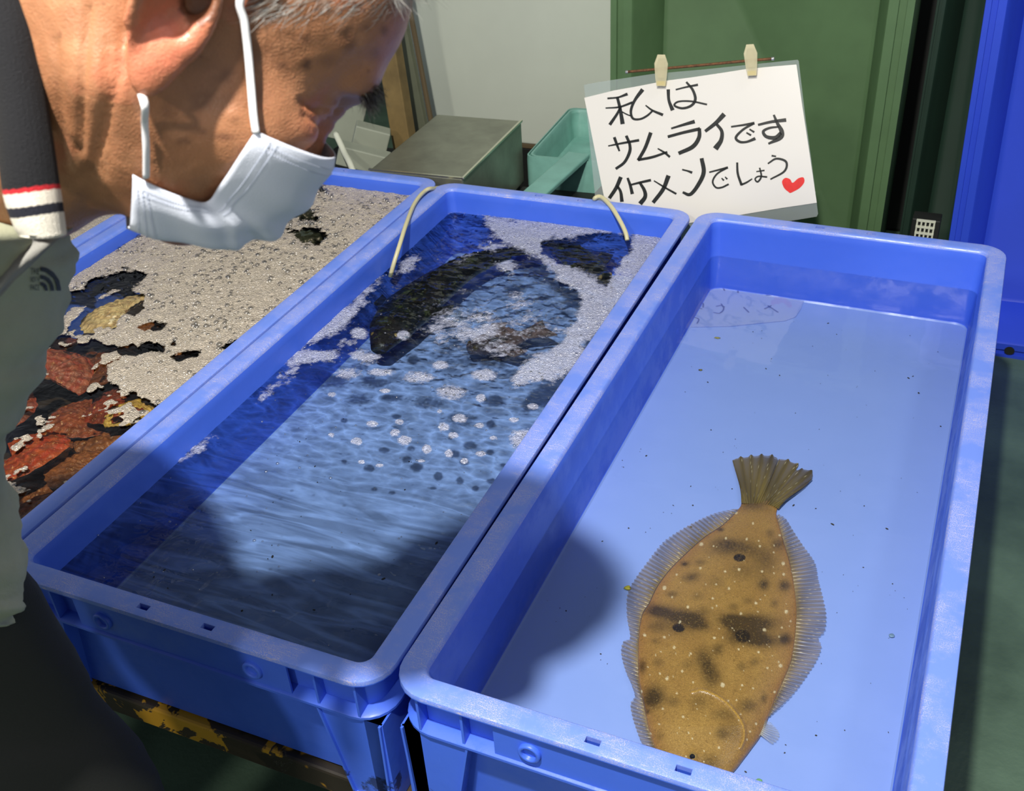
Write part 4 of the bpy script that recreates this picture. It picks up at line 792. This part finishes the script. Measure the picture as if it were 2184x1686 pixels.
swimfish([atz(1300, 600, zq), atz(1270, 580, zq), atz(1240, 558, zq), atz(1205, 535, zq), atz(1175, 520, zq)], [.02, .05, .062, .045, .02], [.02, .045, .05, .04, .02], M['dfish'], M['dfin'], 'smaller dark fish in the far right corner foam of the middle tank')
swimfish([atz(1000, 745, -.11), atz(1030, 735, -.11), atz(1065, 728, -.11), atz(1095, 722, -.11), atz(1120, 715, -.11)], [.02, .045, .05, .04, .02], [.02, .035, .04, .03, .015], M['bfish'], M['bfish'], 'brown pink fish beneath the froth right of the large dark fish')
# ------------------------------------------------------------------ the man leaning over the tanks
HO = np.array([0.06243, -0.15799, 0.74030]); HR = np.array([0.69805, -0.70933, 0.09787]); HF = np.array([0.49957, 0.38452, -0.77626]); HU = np.array([0.51299, 0.59076, 0.62277])
def hw(a, b, c): return HO+a*HR+b*HF+c*HU
def th(P): d = np.asarray(P)-HO; return np.array((d@HR, d@HF, d@HU))
def ell(p, c, r):
    q = p-np.array(c); r = np.array(r); k0 = np.sqrt(((q/r)**2).sum(-1)); k1 = np.sqrt(((q/r**2)**2).sum(-1))+1e-9; return k0*(k0-1)/k1
def cap(p, a, b, ra, rb=None):
    rb = ra if rb is None else rb; a, b = np.array(a, float), np.array(b, float); ba = b-a; h_ = np.clip(((p-a)@ba)/(ba@ba), 0, 1); return np.sqrt(((p-a-h_[..., None]*ba)**2).sum(-1))-(ra+(rb-ra)*h_)
def smin(a, b, k): h_ = np.clip(.5+.5*(b-a)/k, 0, 1); return b*(1-h_)+a*h_-k*h_*(1-h_)
def smax(a, b, k): return -smin(-a, -b, k)
NK = [th(atd(-40, 215, .700)), th(atd(-330, 330, .80))]
NK2 = th(atd(70, 330, .675))
def head_sdf(p):
    q = p.copy(); q[..., 0] = np.abs(q[..., 0])
    d = ell(q, (0, -.002, .045), (.076, .096, .086)); d = smin(d, ell(q, (0, .048, .052), (.060, .056, .058)), .03)
    d = smin(d, ell(q, (0, .040, -.030), (.060, .056, .070)), .035)
    d = smin(d, cap(q, (.050, -.002, -.045), (.020, .066, -.086), .021, .017), .025)
    d = smin(d, ell(q, (0, .076, -.084), (.024, .018, .016)), .02)
    d = smin(d, ell(q, (.043, .062, -.020), (.026, .030, .028)), .018)
    d = smin(d, ell(q, (0, .088, -.056), (.030, .022, .026)), .02)
    d = smin(d, cap(q, (0, .102, .036), (.034, .090, .035), .0125, .011), .014)
    d = smax(d, -ell(q, (.036, .104, .013), (.017, .015, .013)), .012)
    d = smin(d, ell(q, (.033, .081, .013), (.0145, .0145, .0135)), .004)
    d = smin(d, ell(q, (.046, .079, -.004), (.014, .014, .009)), .008)
    d = smin(d, cap(q, (0, .098, .022), (0, .106, -.016), .0085, .0095), .010)
    d = smin(d, ell(q, (0, .108, -.022), (.012, .010, .010)), .008); d = smin(d, ell(q, (.013, .102, -.026), (.008, .009, .007)), .006)
    # ear
    e = q-np.array((.079, -.006, -.002)); e[..., 0] -= .75*np.clip(-e[..., 1]-.002, 0, .03); e[..., 1] += .18*e[..., 2]
    tor = np.sqrt((np.sqrt((e[..., 1]/.62)**2+(e[..., 2]-.002)**2)-.027)**2*.45+e[..., 0]**2)-.0046
    pl = ell(e, (-.004, .0, .004), (.0042, .017, .027)); lob = ell(e, (0.002, .0040, -.0240), (.0056, .0105, .0160))
    ear = smin(smin(tor, pl, .004), lob, .006); ear = smin(ear, cap(e, (.001, .010, -.010), (.001, .013, .004), .0035), .004)
    ear = smax(ear, -ell(e, (.006, .004, .002), (.007, .0075, .010)), .004)
    d = smin(d, ear, .0035); d = smax(d, -ell(q, (.080, -.001, .010), (.014, .0065, .0085)), .004)
    # neck (not mirrored)
    n = cap(p, (0, -.028, -.02), NK[0], .057, .070); n = smin(n, cap(p, NK[0], NK[1], .070, .10), .04); n = smin(n, cap(p, (.0, .012, -.062), NK2, .034, .036), .04)
    n = smin(n, cap(p, (.052, -.035, .0), NK2+np.array((.03, .0, .0)), .013, .016), .016)
    return smin(d, n, .030)
def surfnet(vals, org, h):
    s = vals < 0; nx, ny, nz = vals.shape; acc = np.zeros((nx-1, ny-1, nz-1, 3)); cnt = np.zeros((nx-1, ny-1, nz-1))
    def sl(a, n): return slice(a, n-1+a)
    for ax in range(3):
        o1, o2 = [i for i in range(3) if i != ax]
        for i in (0, 1):
            for j in (0, 1):
                c0 = [0, 0, 0]; c0[o1] = i; c0[o2] = j; c1 = list(c0); c1[ax] = 1
                A = vals[sl(c0[0], nx), sl(c0[1], ny), sl(c0[2], nz)]; B = vals[sl(c1[0], nx), sl(c1[1], ny), sl(c1[2], nz)]
                m = (A < 0) != (B < 0); t_ = np.where(m, A/(A-B+1e-20), 0)
                for k in range(3): acc[..., k] += np.where(m, c0[k]+(t_ if k == ax else 0), 0)
                cnt += m
    ok = cnt > 0; ids = np.full(ok.shape, -1); ids[ok] = np.arange(ok.sum()); ii = np.stack(np.nonzero(ok), -1); V = (ii+acc[ok]/cnt[ok][:, None])*h+org; F = []
    for ax in range(3):
        o1, o2 = (ax+1) % 3, (ax+2) % 3; S0 = [slice(1, -1)]*3; S0[ax] = slice(0, -1); S1 = list(S0); S1[ax] = slice(1, None)
        A, B = s[tuple(S0)], s[tuple(S1)]
        for sg_, m in ((1, A & ~B), (-1, ~A & B)):
            q = np.stack(np.nonzero(m), -1); q[:, o1] += 1; q[:, o2] += 1
            def g(a, b): w_ = q.copy(); w_[:, o1] -= a; w_[:, o2] -= b; return ids[w_[:, 0], w_[:, 1], w_[:, 2]]
            f = np.stack([g(1, 1), g(0, 1), g(0, 0), g(1, 0)], -1); F.append(f if sg_ > 0 else f[:, ::-1])
    F = np.concatenate(F); return V, F[(F >= 0).all(-1)]
h_ = .0024; lo = np.array((-.11, -.22, -.20)); hi_ = np.array((.13, .145, .145))
lo[0] = min(lo[0], -.11); ax_ = [np.arange(lo[i], hi_[i], h_) for i in range(3)]
Gd = np.stack(np.meshgrid(*ax_, indexing='ij'), -1); vals = head_sdf(Gd)
for k in range(3):   # close the neck where it leaves the collar
    pass
vals[0], vals[:, 0], vals[:, :, 0] = .01, .01, .01
V, F = surfnet(vals, lo, h_); del Gd, vals
W3 = HO+V[:, :1]*HR+V[:, 1:2]*HF+V[:, 2:3]*HU
px, py = project(W3)
def pline(P):
    d = np.full(px.shape, 1e9)
    for (x0, y0), (x1, y1) in zip(P, P[1:]):
        k = np.clip(((px-x0)*(x1-x0)+(py-y0)*(y1-y0))/((x1-x0)**2+(y1-y0)**2), 0, 1); d = np.minimum(d, np.hypot(px-x0-k*(x1-x0), py-y0-k*(y1-y0)))
    return d
near_ = V[:, 0] > .0
eps = 1e-4; N_ = np.stack([head_sdf(V+np.eye(3)[k]*eps)-head_sdf(V-np.eye(3)[k]*eps) for k in range(3)], -1); N_ /= np.linalg.norm(N_, axis=1)[:, None]+1e-9
dsp = np.zeros(len(V)); Wn = N_[:, :1]*HR+N_[:, 1:2]*HF+N_[:, 2:3]*HU
for P, wd, dp in (([(265, 60), (255, 160), (205, 330)], 7, .0022), ([(190, 20), (176, 170), (172, 320)], 8, .0018), ([(232, 90), (226, 190), (196, 360)], 6, .0014), ([(120, 90), (128, 220), (140, 360)], 9, .0012), ([(640, 214), (670, 232), (720, 236), (765, 232)], 5, .0018), ([(652, 245), (680, 262), (700, 290), (706, 312)], 5, .0016), ([(662, 228), (690, 248), (722, 262)], 5, .0016), ([(645, 225), (652, 250), (672, 282)], 5, .001),
                  ([(240, 140), (226, 300), (190, 430)], 22, .0014), ([(600, 330), (560, 280), (540, 190)], 26, .001)):
    dsp -= dp*np.exp(-(pline(P)/wd)**2)*near_
dsp += (vnoise(V[:, 0]*1+V[:, 2], V[:, 1], 120, 3)-.5)*.0007
for (x, y, r_, dp) in ((500, 245, 14, .0012), (742, 95, 18, .0010), (730, 60, 9, .0008), (610, 60, 8, .0006)): dsp += dp*np.exp(-((px-x)**2+(py-y)**2)/r_**2)*near_
W3 = W3+Wn*dsp[:, None]
t = NT('tanned_skin'); co_ = t.coord(); at = t.n('ShaderNodeAttribute'); at.attribute_name = 'tint'
c_ = t.mix(t.ramp(t.noise(co_, 34, 5, .65), [(.35, 0), (.7, .55)]), at.outputs['Color'], lin(132, 88, 62)); c_ = t.mix(t.ramp(t.noise(co_, 75, 4, .6), [(.52, 0), (.72, .5)]), c_, lin(190, 136, 100))
c_ = t.mix(t.ramp(t.noise(co_, 120, 3, .7), [(.64, 0), (.74, .5)]), c_, lin(104, 62, 42)); c_ = t.mix(t.ramp(t.noise(co_, 22, 3, .5), [(.60, 0), (.70, .35)]), c_, lin(176, 84, 60))
b_ = t.bsdf(c_, .42, Subsurface_Weight=.12, Subsurface_Scale=.004); b_.inputs['Specular IOR Level'].default_value = .55
vo = t.n('ShaderNodeTexVoronoi'); vo.inputs['Scale'].default_value = 900; t.l(co_, vo.inputs['Vector'])
t.l(t.bump(t.math('ADD', t.math('MULTIPLY', t.noise(co_, 170, 3, .5), .5), t.math('MULTIPLY', vo.outputs['Distance'], .6)), .42, .0009), b_.inputs['Normal']); M['skin'] = t.m
man = empty('person', (-.45, -.62, FZ)); tag(man, 'man in white face mask and grey jacket bending over the tanks', 'person')
skin = mesh_obj('body', W3, F, M['skin'])
C_ = np.tile(np.array(lin(162, 112, 78)), (len(V), 1))
def paint(mask, c, k=1.0):
    global C_
    m = np.clip(mask, 0, 1)[:, None]*k; C_ = C_*(1-m)+np.array(lin(*c))*m
paint(np.exp(-((V[:, 1]+.003)/.02)**2-((V[:, 2]+.012)/.03)**2)*(V[:, 0] > .070), (214, 118, 92), .9)
paint(np.exp(-((px-690)/60)**2-((py-285)/40)**2)*near_, (196, 112, 84), .6)
paint(np.exp(-((px-850)/60)**2-((py-130)/90)**2)*near_, (190, 124, 104), .6)
for (x, y, a, b, k) in ((652, 82, 9, 9, .7), (654, 138, 8, 12, .8), (600, 140, 12, 7, .7), (742, 88, 20, 22, .45), (488, 165, 16, 16, .45), (392, 300, 10, 8, .8), (478, 292, 20, 7, .6), (430, 280, 12, 6, .4), (730, 60, 14, 12, .4), (700, 20, 8, 8, .5), (820, 65, 8, 10, .5), (780, 60, 8, 8, .4), (545, 110, 40, 30, .3), (520, 210, 30, 22, .3), (450, 215, 40, 20, .25), (560, 200, 22, 26, .25), (700, 130, 22, 14, .3), (800, 115, 10, 14, .3), (355, 235, 10, 20, .3), (420, 120, 30, 30, .2)):
    paint(np.exp(-(((px-x)/(a*1.15))**2+((py-y)/(b*1.15))**2)**1.5)*near_, (78, 48, 34), min(1, k*1.25))
C_[(V[:, 0] > .071) & (np.hypot((V[:, 1]-.001)/.009, (V[:, 2]-.010)/.010) < 1)] *= .25  # ear hollow darkened in the skin colour to stand for its shade
color_attr(skin, C_); sub(skin, man)
def hit(px_, py_, off=.0):
    v = ray(px_, py_); s = .35
    for _ in range(90):
        d = float(head_sdf(th(CAM+v*s)[None])[0])-off
        if d < .0003: break
        s += d*.8
        if s > 1.1: break
    return CAM+v*s
# face mask
Epx = [(545, 279), (510, 333), (470, 393), (441, 430), (395, 422), (335, 398), (283, 372)]; Cpx = [(701, 311), (672, 385), (628, 440), (578, 486), (492, 503), (388, 501), (268, 469)]
E3 = [hit(*q, .0030) for q in Epx]; C3 = [onplane(*q, HO, HR) for q in Cpx]
NV, NU = 60, 90; E3 = resamp3 = np.array(catmull(E3, 20)); C3 = np.array(catmull(C3, 20)); sel = np.linspace(0, len(E3)-1, NV).astype(int); E3 = E3[sel]; C3 = C3[sel]
Vm = []; Cm = []
for i in range(NV):
    v_ = i/(NV-1); K = E3[i]-HR*((E3[i]-HO)@HR)*1.0
    for j in range(NU+1):
        a = PI*j/NU; e = E3[i]-K; c = C3[i]-K; ca, sa = math.cos(a), math.sin(a); P = K+e*math.copysign(abs(ca)**.8, ca)+c*abs(sa)**.9
        rad_ = (P-K)/np.linalg.norm(P-K); fold = .0016*math.sin(v_*9*PI)*sa**.5+.0022*math.exp(-((v_-.55)/.07)**2)*math.cos(a*5)*sa+.0015*math.sin(a*9+v_*7)*sa*v_
        fold += -.0040*math.exp(-((v_-.40-.18*sa)/.035)**2)*sa+.0035*math.exp(-((v_-.48-.20*sa)/.03)**2)*sa-.0035*math.exp(-((a-1.05-.5*v_)/.07)**2)*max(0, v_-.35)*2
        Vm.append(P+rad_*fold)
Vm = np.array(Vm)
Fm = [(i*(NU+1)+j, i*(NU+1)+j+1, (i+1)*(NU+1)+j+1, (i+1)*(NU+1)+j) for i in range(NV-1) for j in range(NU)]
t = NT('mask_fabric'); co_ = t.coord(); b_ = t.bsdf(lin(206, 212, 226), .75); b_.inputs['Sheen Weight'].default_value = .15
t.l(t.bump(t.math('ADD', t.noise(co_, 1500, 2), t.math('MULTIPLY', t.noise(co_, 60, 3), .8)), .25, .0015), b_.inputs['Normal']); M['mask'] = t.m
M['stitch'] = simple('welded_stitch', lin(168, 176, 194), .7)
mk = mesh_obj('face_mask', Vm, Fm, M['mask']); md = mk.modifiers.new('s', 'SOLIDIFY'); md.thickness = .0009; md.offset = 0; sub(mk, man); mk['label'] = 'white pleated face mask'
def mpt(v_, a, off=.0009):
    i = min(NV-2, int(v_*(NV-1))); f_ = v_*(NV-1)-i; j = a/PI*NU; j0 = min(NU-1, int(j)); g_ = j-j0
    q = lambda i, j: Vm[i*(NU+1)+j]; P = (q(i, j0)*(1-f_)+q(i+1, j0)*f_)*(1-g_)+(q(i, j0+1)*(1-f_)+q(i+1, j0+1)*f_)*g_; n = np.cross(q(i+1, j0)-q(i, j0), q(i, j0+1)-q(i, j0)); n /= np.linalg.norm(n)
    return P+n*off*(1 if n@(CAM-P) > 0 else -1)
bm = bmesh.new()
def dashes(path, n):
    for k in range(n):
        a = mpt(*path(k/n)); b = mpt(*path((k+.5)/n)); d = b-a; L_ = np.linalg.norm(d)+1e-9; s = np.cross(d/L_, _f); s /= np.linalg.norm(s); s *= .00035
        bm.faces.new([bm.verts.new(p) for p in (a-s, b-s, b+s, a+s)])
for q in (.10, .16): dashes(lambda u_, q=q: (.02+u_*.5, q+.02), 40)
for q in (.045, .075): dashes(lambda u_, q=q: (q, .12+u_*1.2), 44)
for q in (.10, .16): dashes(lambda u_, q=q: (.60+u_*.36, q), 26)
for q in (.93, .955, .98): dashes(lambda u_, q=q: (q, .12+u_*1.0), 26)
sub(bm_obj('stitching', bm, M['stitch']), mk)
M['strap'] = simple('white_ear_loop', lin(222, 222, 224), .7)
def strap(P): return sub(tube('ear_loop', P, .0022, M['strap'], seg=8, n=6, flat=.6), mk)
strap([hit(x, y, .0030) for x, y in ((546, 284), (540, 240), (535, 180), (529, 110), (522, 50), (514, -5))]+[hw(.080, .014, .045), hw(.083, .0, .040), hw(.080, -.012, .032)])
strap([hit(x, y, .0034) for x, y in ((312, 378), (312, 320), (309, 260), (309, 225))]+[hw(.0725, .003, -.036), hw(.066, -.002, -.016), hw(.064, -.012, .0), hw(.066, -.014, .015)])
# hair: short grey strands on the scalp, temples and brows
def strands(name, roots, n_, dirs, L0, L1, wd, mats, per, seed, curl=.3):
    g = np.random.default_rng(seed); V = []; F = []; FM = []
    for _ in range(n_):
        i = g.integers(len(roots)); P = roots[i][0]+g.normal(0, .0012, 3); nn = roots[i][1]; d = dirs(roots[i][0])+nn*g.uniform(.15, .5)+g.normal(0, .18, 3); d /= np.linalg.norm(d); L_ = g.uniform(L0, L1)
        s = np.cross(d, nn); s /= np.linalg.norm(s)+1e-9; k0 = len(V); c2 = g.normal(0, curl, 3)-nn*.35
        for q in (0, .35, .7, 1): 
            c = P+d*L_*q+c2*L_*q*q*.5; w_ = wd*(1-q*.85); V += [c-s*w_, c+s*w_]
        mi = g.integers(per[0], per[1]) if g.random() < .72 else 0
        for q in range(3): F.append((k0+2*q, k0+2*q+1, k0+2*q+3, k0+2*q+2)); FM.append(mi)
    o = mesh_obj(name, V, F, None, mats=mats, fm=FM); return sub(o, man)
M['h0'] = simple('dark_hair', lin(44, 42, 44), .4); M['h1'] = simple('grey_hair', lin(140, 136, 128), .4); M['h2'] = simple('white_hair', lin(205, 202, 196), .4)
a0 = np.arctan2(V[:, 2]-.03, V[:, 1]); line = .062-.0*V[:, 1]
scalp = (((V[:, 1] > .012) & (V[:, 2] > np.where(V[:, 1] > .035, .033+.98*(V[:, 1]-.035), .030)+.004*np.sin(V[:, 1]*400))) | ((V[:, 1] <= .012) & (V[:, 2] > .05)) | ((V[:, 1] < -.018) & (V[:, 2] > .028))) & (V[:, 1] < .085+.25*np.clip(V[:, 2]-.09, 0, 1)) & (np.hypot((V[:, 1]+.006)/.026, (V[:, 2]-.0)/.042) > 1) & (V[:, 2] > -.05)
sc = [(W3[i], Wn[i]) for i in np.nonzero(scalp)[0][::3]]
hdir = lambda P: -.75*HU*1.0-.5*HF if th(P)[1] < .03 else HF*.5-HU*.2+.2*HR
strands('hair', sc, 24000, lambda P: (-.9*HU-.35*HF) if th(P)[2] < .08 else (HF*.7-HU*.4), .006, .015, .00016, [M['h0'], M['h1'], M['h2']], (1, 3), 3)
fr_ = [(W3[i], Wn[i]) for i in np.nonzero((V[:, 2] > .095) & (V[:, 1] > .045) & (V[:, 0] > -.03))[0][::5]]
if fr_: strands('forelock', fr_, 260, lambda P: HF*1.0+HU*.05, .018, .034, .00022, [M['h0'], M['h0'], M['h1']], (0, 3), 5)
br = [(W3[i], Wn[i]) for i in np.nonzero((np.abs(V[:, 0]-.026) < .015) & (np.abs(V[:, 2]-.036) < .0055) & (V[:, 1] > .08))[0]]
br += [(W3[i], Wn[i]) for i in np.nonzero((np.abs(V[:, 0]+.024) < .014) & (np.abs(V[:, 2]-.036) < .005) & (V[:, 1] > .08))[0]]
strands('eyebrow', br, 900, lambda P: HF*.5+HR*.35-HU*.35, .006, .013, .0002, [M['h0'], M['h0'], M['h0'], M['h1']], (0, 4), 6, .5)
# ---- clothes
def loft(name, rings, mat, parent, seg=40, fold=.004, seed=0, caps=(True, True), n=6, fs=14):
    K = len(rings); tt = np.linspace(0, K-1, (K-1)*n+1); ex = lambda i: np.array([r_[i] if hasattr(r_[i], '__len__') else [r_[i]] for r_ in rings], float)
    cs = []
    for i in range(5):
        a = ex(i); cs.append(np.array([catmull([tuple(v) for v in a], n)]).reshape(-1, a.shape[1]))
    V = []; F = []
    for k in range(len(tt)):
        c, A, B, ra, rb = (cs[i][k] for i in range(5))
        for j in range(seg):
            a = 2*PI*j/seg; dirv = A*math.cos(a)*ra[0]+B*math.sin(a)*rb[0]; P = c+dirv; nz = (vnoise(np.array([a*1.2+k*.11]), np.array([k*.16+math.sin(a)]), 1.1, seed, 3)[0]-.5)*2
            nz += .5*math.sin(k*.55+a*2.3+seed)*math.sin(a*1.5+seed)
            V.append(P+dirv/np.linalg.norm(dirv)*fold*nz)
    m = len(tt); F = [(i*seg+j, i*seg+(j+1) % seg, (i+1)*seg+(j+1) % seg, (i+1)*seg+j) for i in range(m-1) for j in range(seg)]
    if caps[0]: F.append(list(range(seg))[::-1])
    if caps[1]: F.append([(m-1)*seg+j for j in range(seg)])
    return sub(fixn(mesh_obj(name, V, F, mat)), parent)
def edge_ring(px_, py_, D, ra, rb, ang=0.):
    v = ray(px_, py_); a = _r*math.cos(ang)+_u*math.sin(ang); a = a-v*(a@v); a /= np.linalg.norm(a); P = CAM+v*D; return (P-a*ra, a, v, ra, rb)
M['jacket'] = simple('olive_grey_jacket', lin(156, 158, 134), .8, bump=.25, bscale=900, var=.08, vscale=20); M['trousers'] = simple('black_trousers', lin(13, 15, 14), .8, bump=.2, bscale=500)
M['undershirt'] = simple('pale_grey_undershirt', lin(128, 127, 122), .8, bump=.2, bscale=500); M['shoe'] = simple('black_shoe', lin(16, 16, 16), .5); M['seam'] = simple('jacket_seam', lin(74, 78, 68), .8)
R_ = edge_ring
jk = loft('jacket', [R_(-260, -60, .86, .10, .12, .5), R_(-150, 60, .84, .15, .17, .35), R_(-40, 250, .80, .15, .19, .2), R_(70, 420, .765, .145, .19), R_(150, 512, .745, .145, .18), R_(154, 600, .755, .15, .17), R_(126, 700, .77, .15, .165), R_(85, 800, .79, .15, .16), R_(34, 900, .82, .145, .16), R_(4, 962, .84, .145, .16), R_(30, 1050, .87, .155, .165), R_(46, 1150, .90, .165, .17), R_(52, 1250, .93, .17, .17), R_(36, 1305, .95, .17, .17), R_(5, 1335, .965, .15, .15), R_(-60, 1335, .975, .12, .12)],
    M['jacket'], man, seg=84, fold=.0050, seed=2, n=10)
wl = lambda c, ra, rb: (np.array(c, float), np.array((1., 0, 0)), np.array((0, 1., 0)), ra, rb)
for dx, dy in ((0, 0), (-.22, -.10)):
    rs = [R_(20, 1180, .97, .11, .10), R_(100, 1275, 1.02, .12, .10), R_(165, 1400, 1.08, .12, .10), R_(230, 1500, 1.13, .115, .095), R_(300, 1585, 1.17, .105, .09), R_(352, 1690, 1.20, .10, .085)]
    last = rs[-1][0]; rs += [(last+np.array((-.005, -.02, -.10)), rs[-1][1], rs[-1][2], .09, .08), (last+np.array((-.02, -.05, -.20)), np.array((1., 0, 0)), np.array((0, 1., 0)), .075, .075), wl((last[0]-.03, last[1]-.07, FZ+.10), .068, .07), wl((last[0]-.03, last[1]-.08, FZ+.05), .068, .075)]
    rs = [(c+np.array((dx, dy, 0)), a, b, ra, rb) for c, a, b, ra, rb in rs]
    loft('trouser_leg', rs, M['trousers'], man, seg=40, fold=.004, seed=5+dx*10, n=6)
    fx, fy = rs[-1][0][0], rs[-1][0][1]
    loft('shoe', [(np.array((fx, fy-.09, FZ+.045)), np.array((1., 0, 0)), np.array((0, 0, 1.)), .03, .03), (np.array((fx, fy-.04, FZ+.05)), np.array((1., 0, 0)), np.array((0, 0, 1.)), .045, .048), (np.array((fx, fy+.04, FZ+.045)), np.array((1., 0, 0)), np.array((0, 0, 1.)), .048, .043), (np.array((fx, fy+.12, FZ+.035)), np.array((1., 0, 0)), np.array((0, 0, 1.)), .045, .033), (np.array((fx, fy+.17, FZ+.028)), np.array((1., 0, 0)), np.array((0, 0, 1.)), .028, .022)], M['shoe'], man, seg=24, fold=0)
jc = atd(-250, 300, .80)
def sleeve(P, r0, r1):
    P = [np.array(p, float) for p in P]; return sub(tube('sleeve', P, [r0, (r0+r1)/2+.004, r1, r1*.9], M['jacket'], seg=28, n=10), man)
sh = atd(-230, 200, .66); sleeve([sh-_r*.04, sh-_r*.16+np.array((0, 0, -.12)), sh-_r*.26+np.array((0, 0, -.26)), sh-_r*.27+np.array((-.02, .08, -.36)), sh-_r*.24+np.array((-.02, .16, -.40))], .068, .052)
sh2 = atd(-30, 330, .93); sleeve([sh2-_r*.05, sh2-_r*.14+np.array((0, .02, -.13)), sh2-_r*.24+np.array((0, 0, -.25)), sh2-_r*.28+np.array((0, -.06, -.33)), sh2-_r*.28+np.array((0, -.12, -.36))], .066, .050)
# pale inner cloth showing at the open neck
def drape(name, rows, mat, parent, th_=.0016, bulge=.006, n=6, nu=14):
    L_ = np.array(catmull([atd(*r_[0]) for r_ in rows], n)); R2 = np.array(catmull([atd(*r_[1]) for r_ in rows], n)); V = []; 
    for k, (a, b) in enumerate(zip(L_, R2)):
        for j in range(nu+1): q = j/nu; P = a*(1-q)+b*q; v = (CAM-P)/np.linalg.norm(CAM-P); V.append(P+v*(bulge*math.sin(q*PI)+.0015*math.sin(q*14+k*.4)))
    m1 = nu+1; F = [(i*m1+j, i*m1+j+1, (i+1)*m1+j+1, (i+1)*m1+j) for i in range(len(L_)-1) for j in range(nu)]
    o = mesh_obj(name, V, F, mat); md = o.modifiers.new('s', 'SOLIDIFY'); md.thickness = th_; md.offset = 0; return sub(o, parent)
drape('undershirt', [((-60, 380, .66), (130, 418, .655)), ((-60, 440, .655), (205, 440, .665)), ((-60, 480, .655), (176, 470, .67)), ((-50, 520, .65), (112, 520, .655)), ((-40, 570, .65), (62, 566, .645)), ((-40, 640, .65), (-2, 632, .645))], M['undershirt'], man)
# knitted collar with striped edge
Lc = catmull([(-70, -60, .600), (-30, 100, .592), (-8, 220, .588), (2, 330, .586), (14, 420, .586), (34, 478, .588), (46, 500, .590)], 30)
Rc = catmull([(44, -60, .606), (66, 40, .600), (88, 170, .598), (108, 300, .598), (121, 390, .600), (130, 450, .603), (136, 498, .606)], 30)
V = []; Cc = []; nu = 60; G_ = len(Lc)
cr = random.Random(2)
for k in range(G_):
    q_ = k/(G_-1)
    for j in range(nu+1):
        u_ = j/nu; ang = u_*PI*1.35-.15*PI; a = np.array(Lc[k]); b = np.array(Rc[k]); c = (a+b)/2; hx = (b-a)/2
        X_ = c[0]+hx[0]*(-math.cos(min(max(ang, 0), PI*1.2))); Y_ = c[1]+hx[1]*(-math.cos(ang)); D_ = c[2]-.012*math.sin(ang)+(.0 if u_ > .1 else 0)
        P = atd(X_, Y_-7*math.sin(ang)*(q_ < .999)+10*math.sin(ang)*q_, D_+.00015*math.sin(j*2.1)); V.append(P)
        c_ = lin(4, 5, 12); e_ = (Lc[-1][1]-Lc[k][1])*(1-u_)+(Rc[-1][1]-Rc[k][1])*u_
        if e_ < 100: c_ = lin(176, 22, 34)
        if e_ < 90: c_ = lin(214, 206, 192)
        if e_ < 62: c_ = lin(16, 18, 34)
        if e_ < 42: c_ = lin(216, 210, 196)
        Cc.append(c_)
F = [(i*(nu+1)+j, i*(nu+1)+j+1, (i+1)*(nu+1)+j+1, (i+1)*(nu+1)+j) for i in range(G_-1) for j in range(nu)]
t = NT('knitted_collar'); at = t.n('ShaderNodeAttribute'); at.attribute_name = 'tint'; b_ = t.bsdf(at.outputs['Color'], .9); t.l(t.bump(t.noise(t.coord(), 1400, 3), .6, .002), b_.inputs['Normal'])
o = mesh_obj('knitted_collar', V, F, t.m); color_attr(o, np.array(Cc)); md = o.modifiers.new('s', 'SOLIDIFY'); md.thickness = .003; md.offset = 0; sub(o, man); o['label'] = 'navy knitted collar with red and white striped edge'

# ---- embroidered emblem on the jacket chest
from mathutils.bvhtree import BVHTree
bpy.context.view_layer.update()
_bvh = BVHTree.FromObject(jk, bpy.context.evaluated_depsgraph_get()); _inv = jk.matrix_world.inverted()
def on_jacket(px_, py_, off=.0008):
    d = ray(px_, py_); o_ = _inv @ Vector(CAM); dd = (_inv.to_3x3() @ Vector(d)).normalized(); h = _bvh.ray_cast(o_, dd)
    if h[0] is None: return CAM+d*.74
    n = h[1] if h[1].dot(dd) < 0 else -h[1]; return np.array(jk.matrix_world @ (h[0]+n*off))
M['emblem'] = simple('dark_embroidery', lin(34, 38, 36), .7, bump=.5, bscale=1200)
em = []
for r0, r1 in ((10, 17), (23, 31), (37, 46)):
    bm = bmesh.new(); prev = None
    for k in range(25):
        a = PI/2*k/24; c = (84, 618); v = [bm.verts.new(on_jacket(c[0]+rr*math.cos(a)*.95, c[1]-rr*math.sin(a)*1.08)) for rr in (r0, (r0+r1)/2, r1)]
        if prev: bm.faces.new((prev[0], v[0], v[1], prev[1])); bm.faces.new((prev[1], v[1], v[2], prev[2]))
        prev = v
    em.append(bm_obj('chest_emblem_arc', bm, M['emblem']))
for line, (tx, cy_) in (('THE', (82, 583)), ('NORTH', (82, 600)), ('FACE', (82, 617))):
    cu = bpy.data.curves.new('t', 'FONT'); cu.body = line; cu.size = 1; cu.align_x = 'RIGHT'; ob = bpy.data.objects.new('t', cu); COL.objects.link(ob); bpy.context.view_layer.update()
    me = bpy.data.meshes.new_from_object(ob.evaluated_get(bpy.context.evaluated_depsgraph_get())); bpy.data.objects.remove(ob); bpy.data.curves.remove(cu)
    vs = [tuple(v.co) for v in me.vertices]; wmin = min(v[0] for v in vs); sx = 19/(-wmin if wmin < 0 else 1)
    for v in me.vertices: v.co = Vector(on_jacket(tx+v.co.x*sx, cy_-v.co.y*17))
    me.materials.clear(); me.materials.append(M['emblem']); ob = bpy.data.objects.new('emblem_word', me); COL.objects.link(ob); em.append(ob)
for e_ in em: sub(e_, jk)
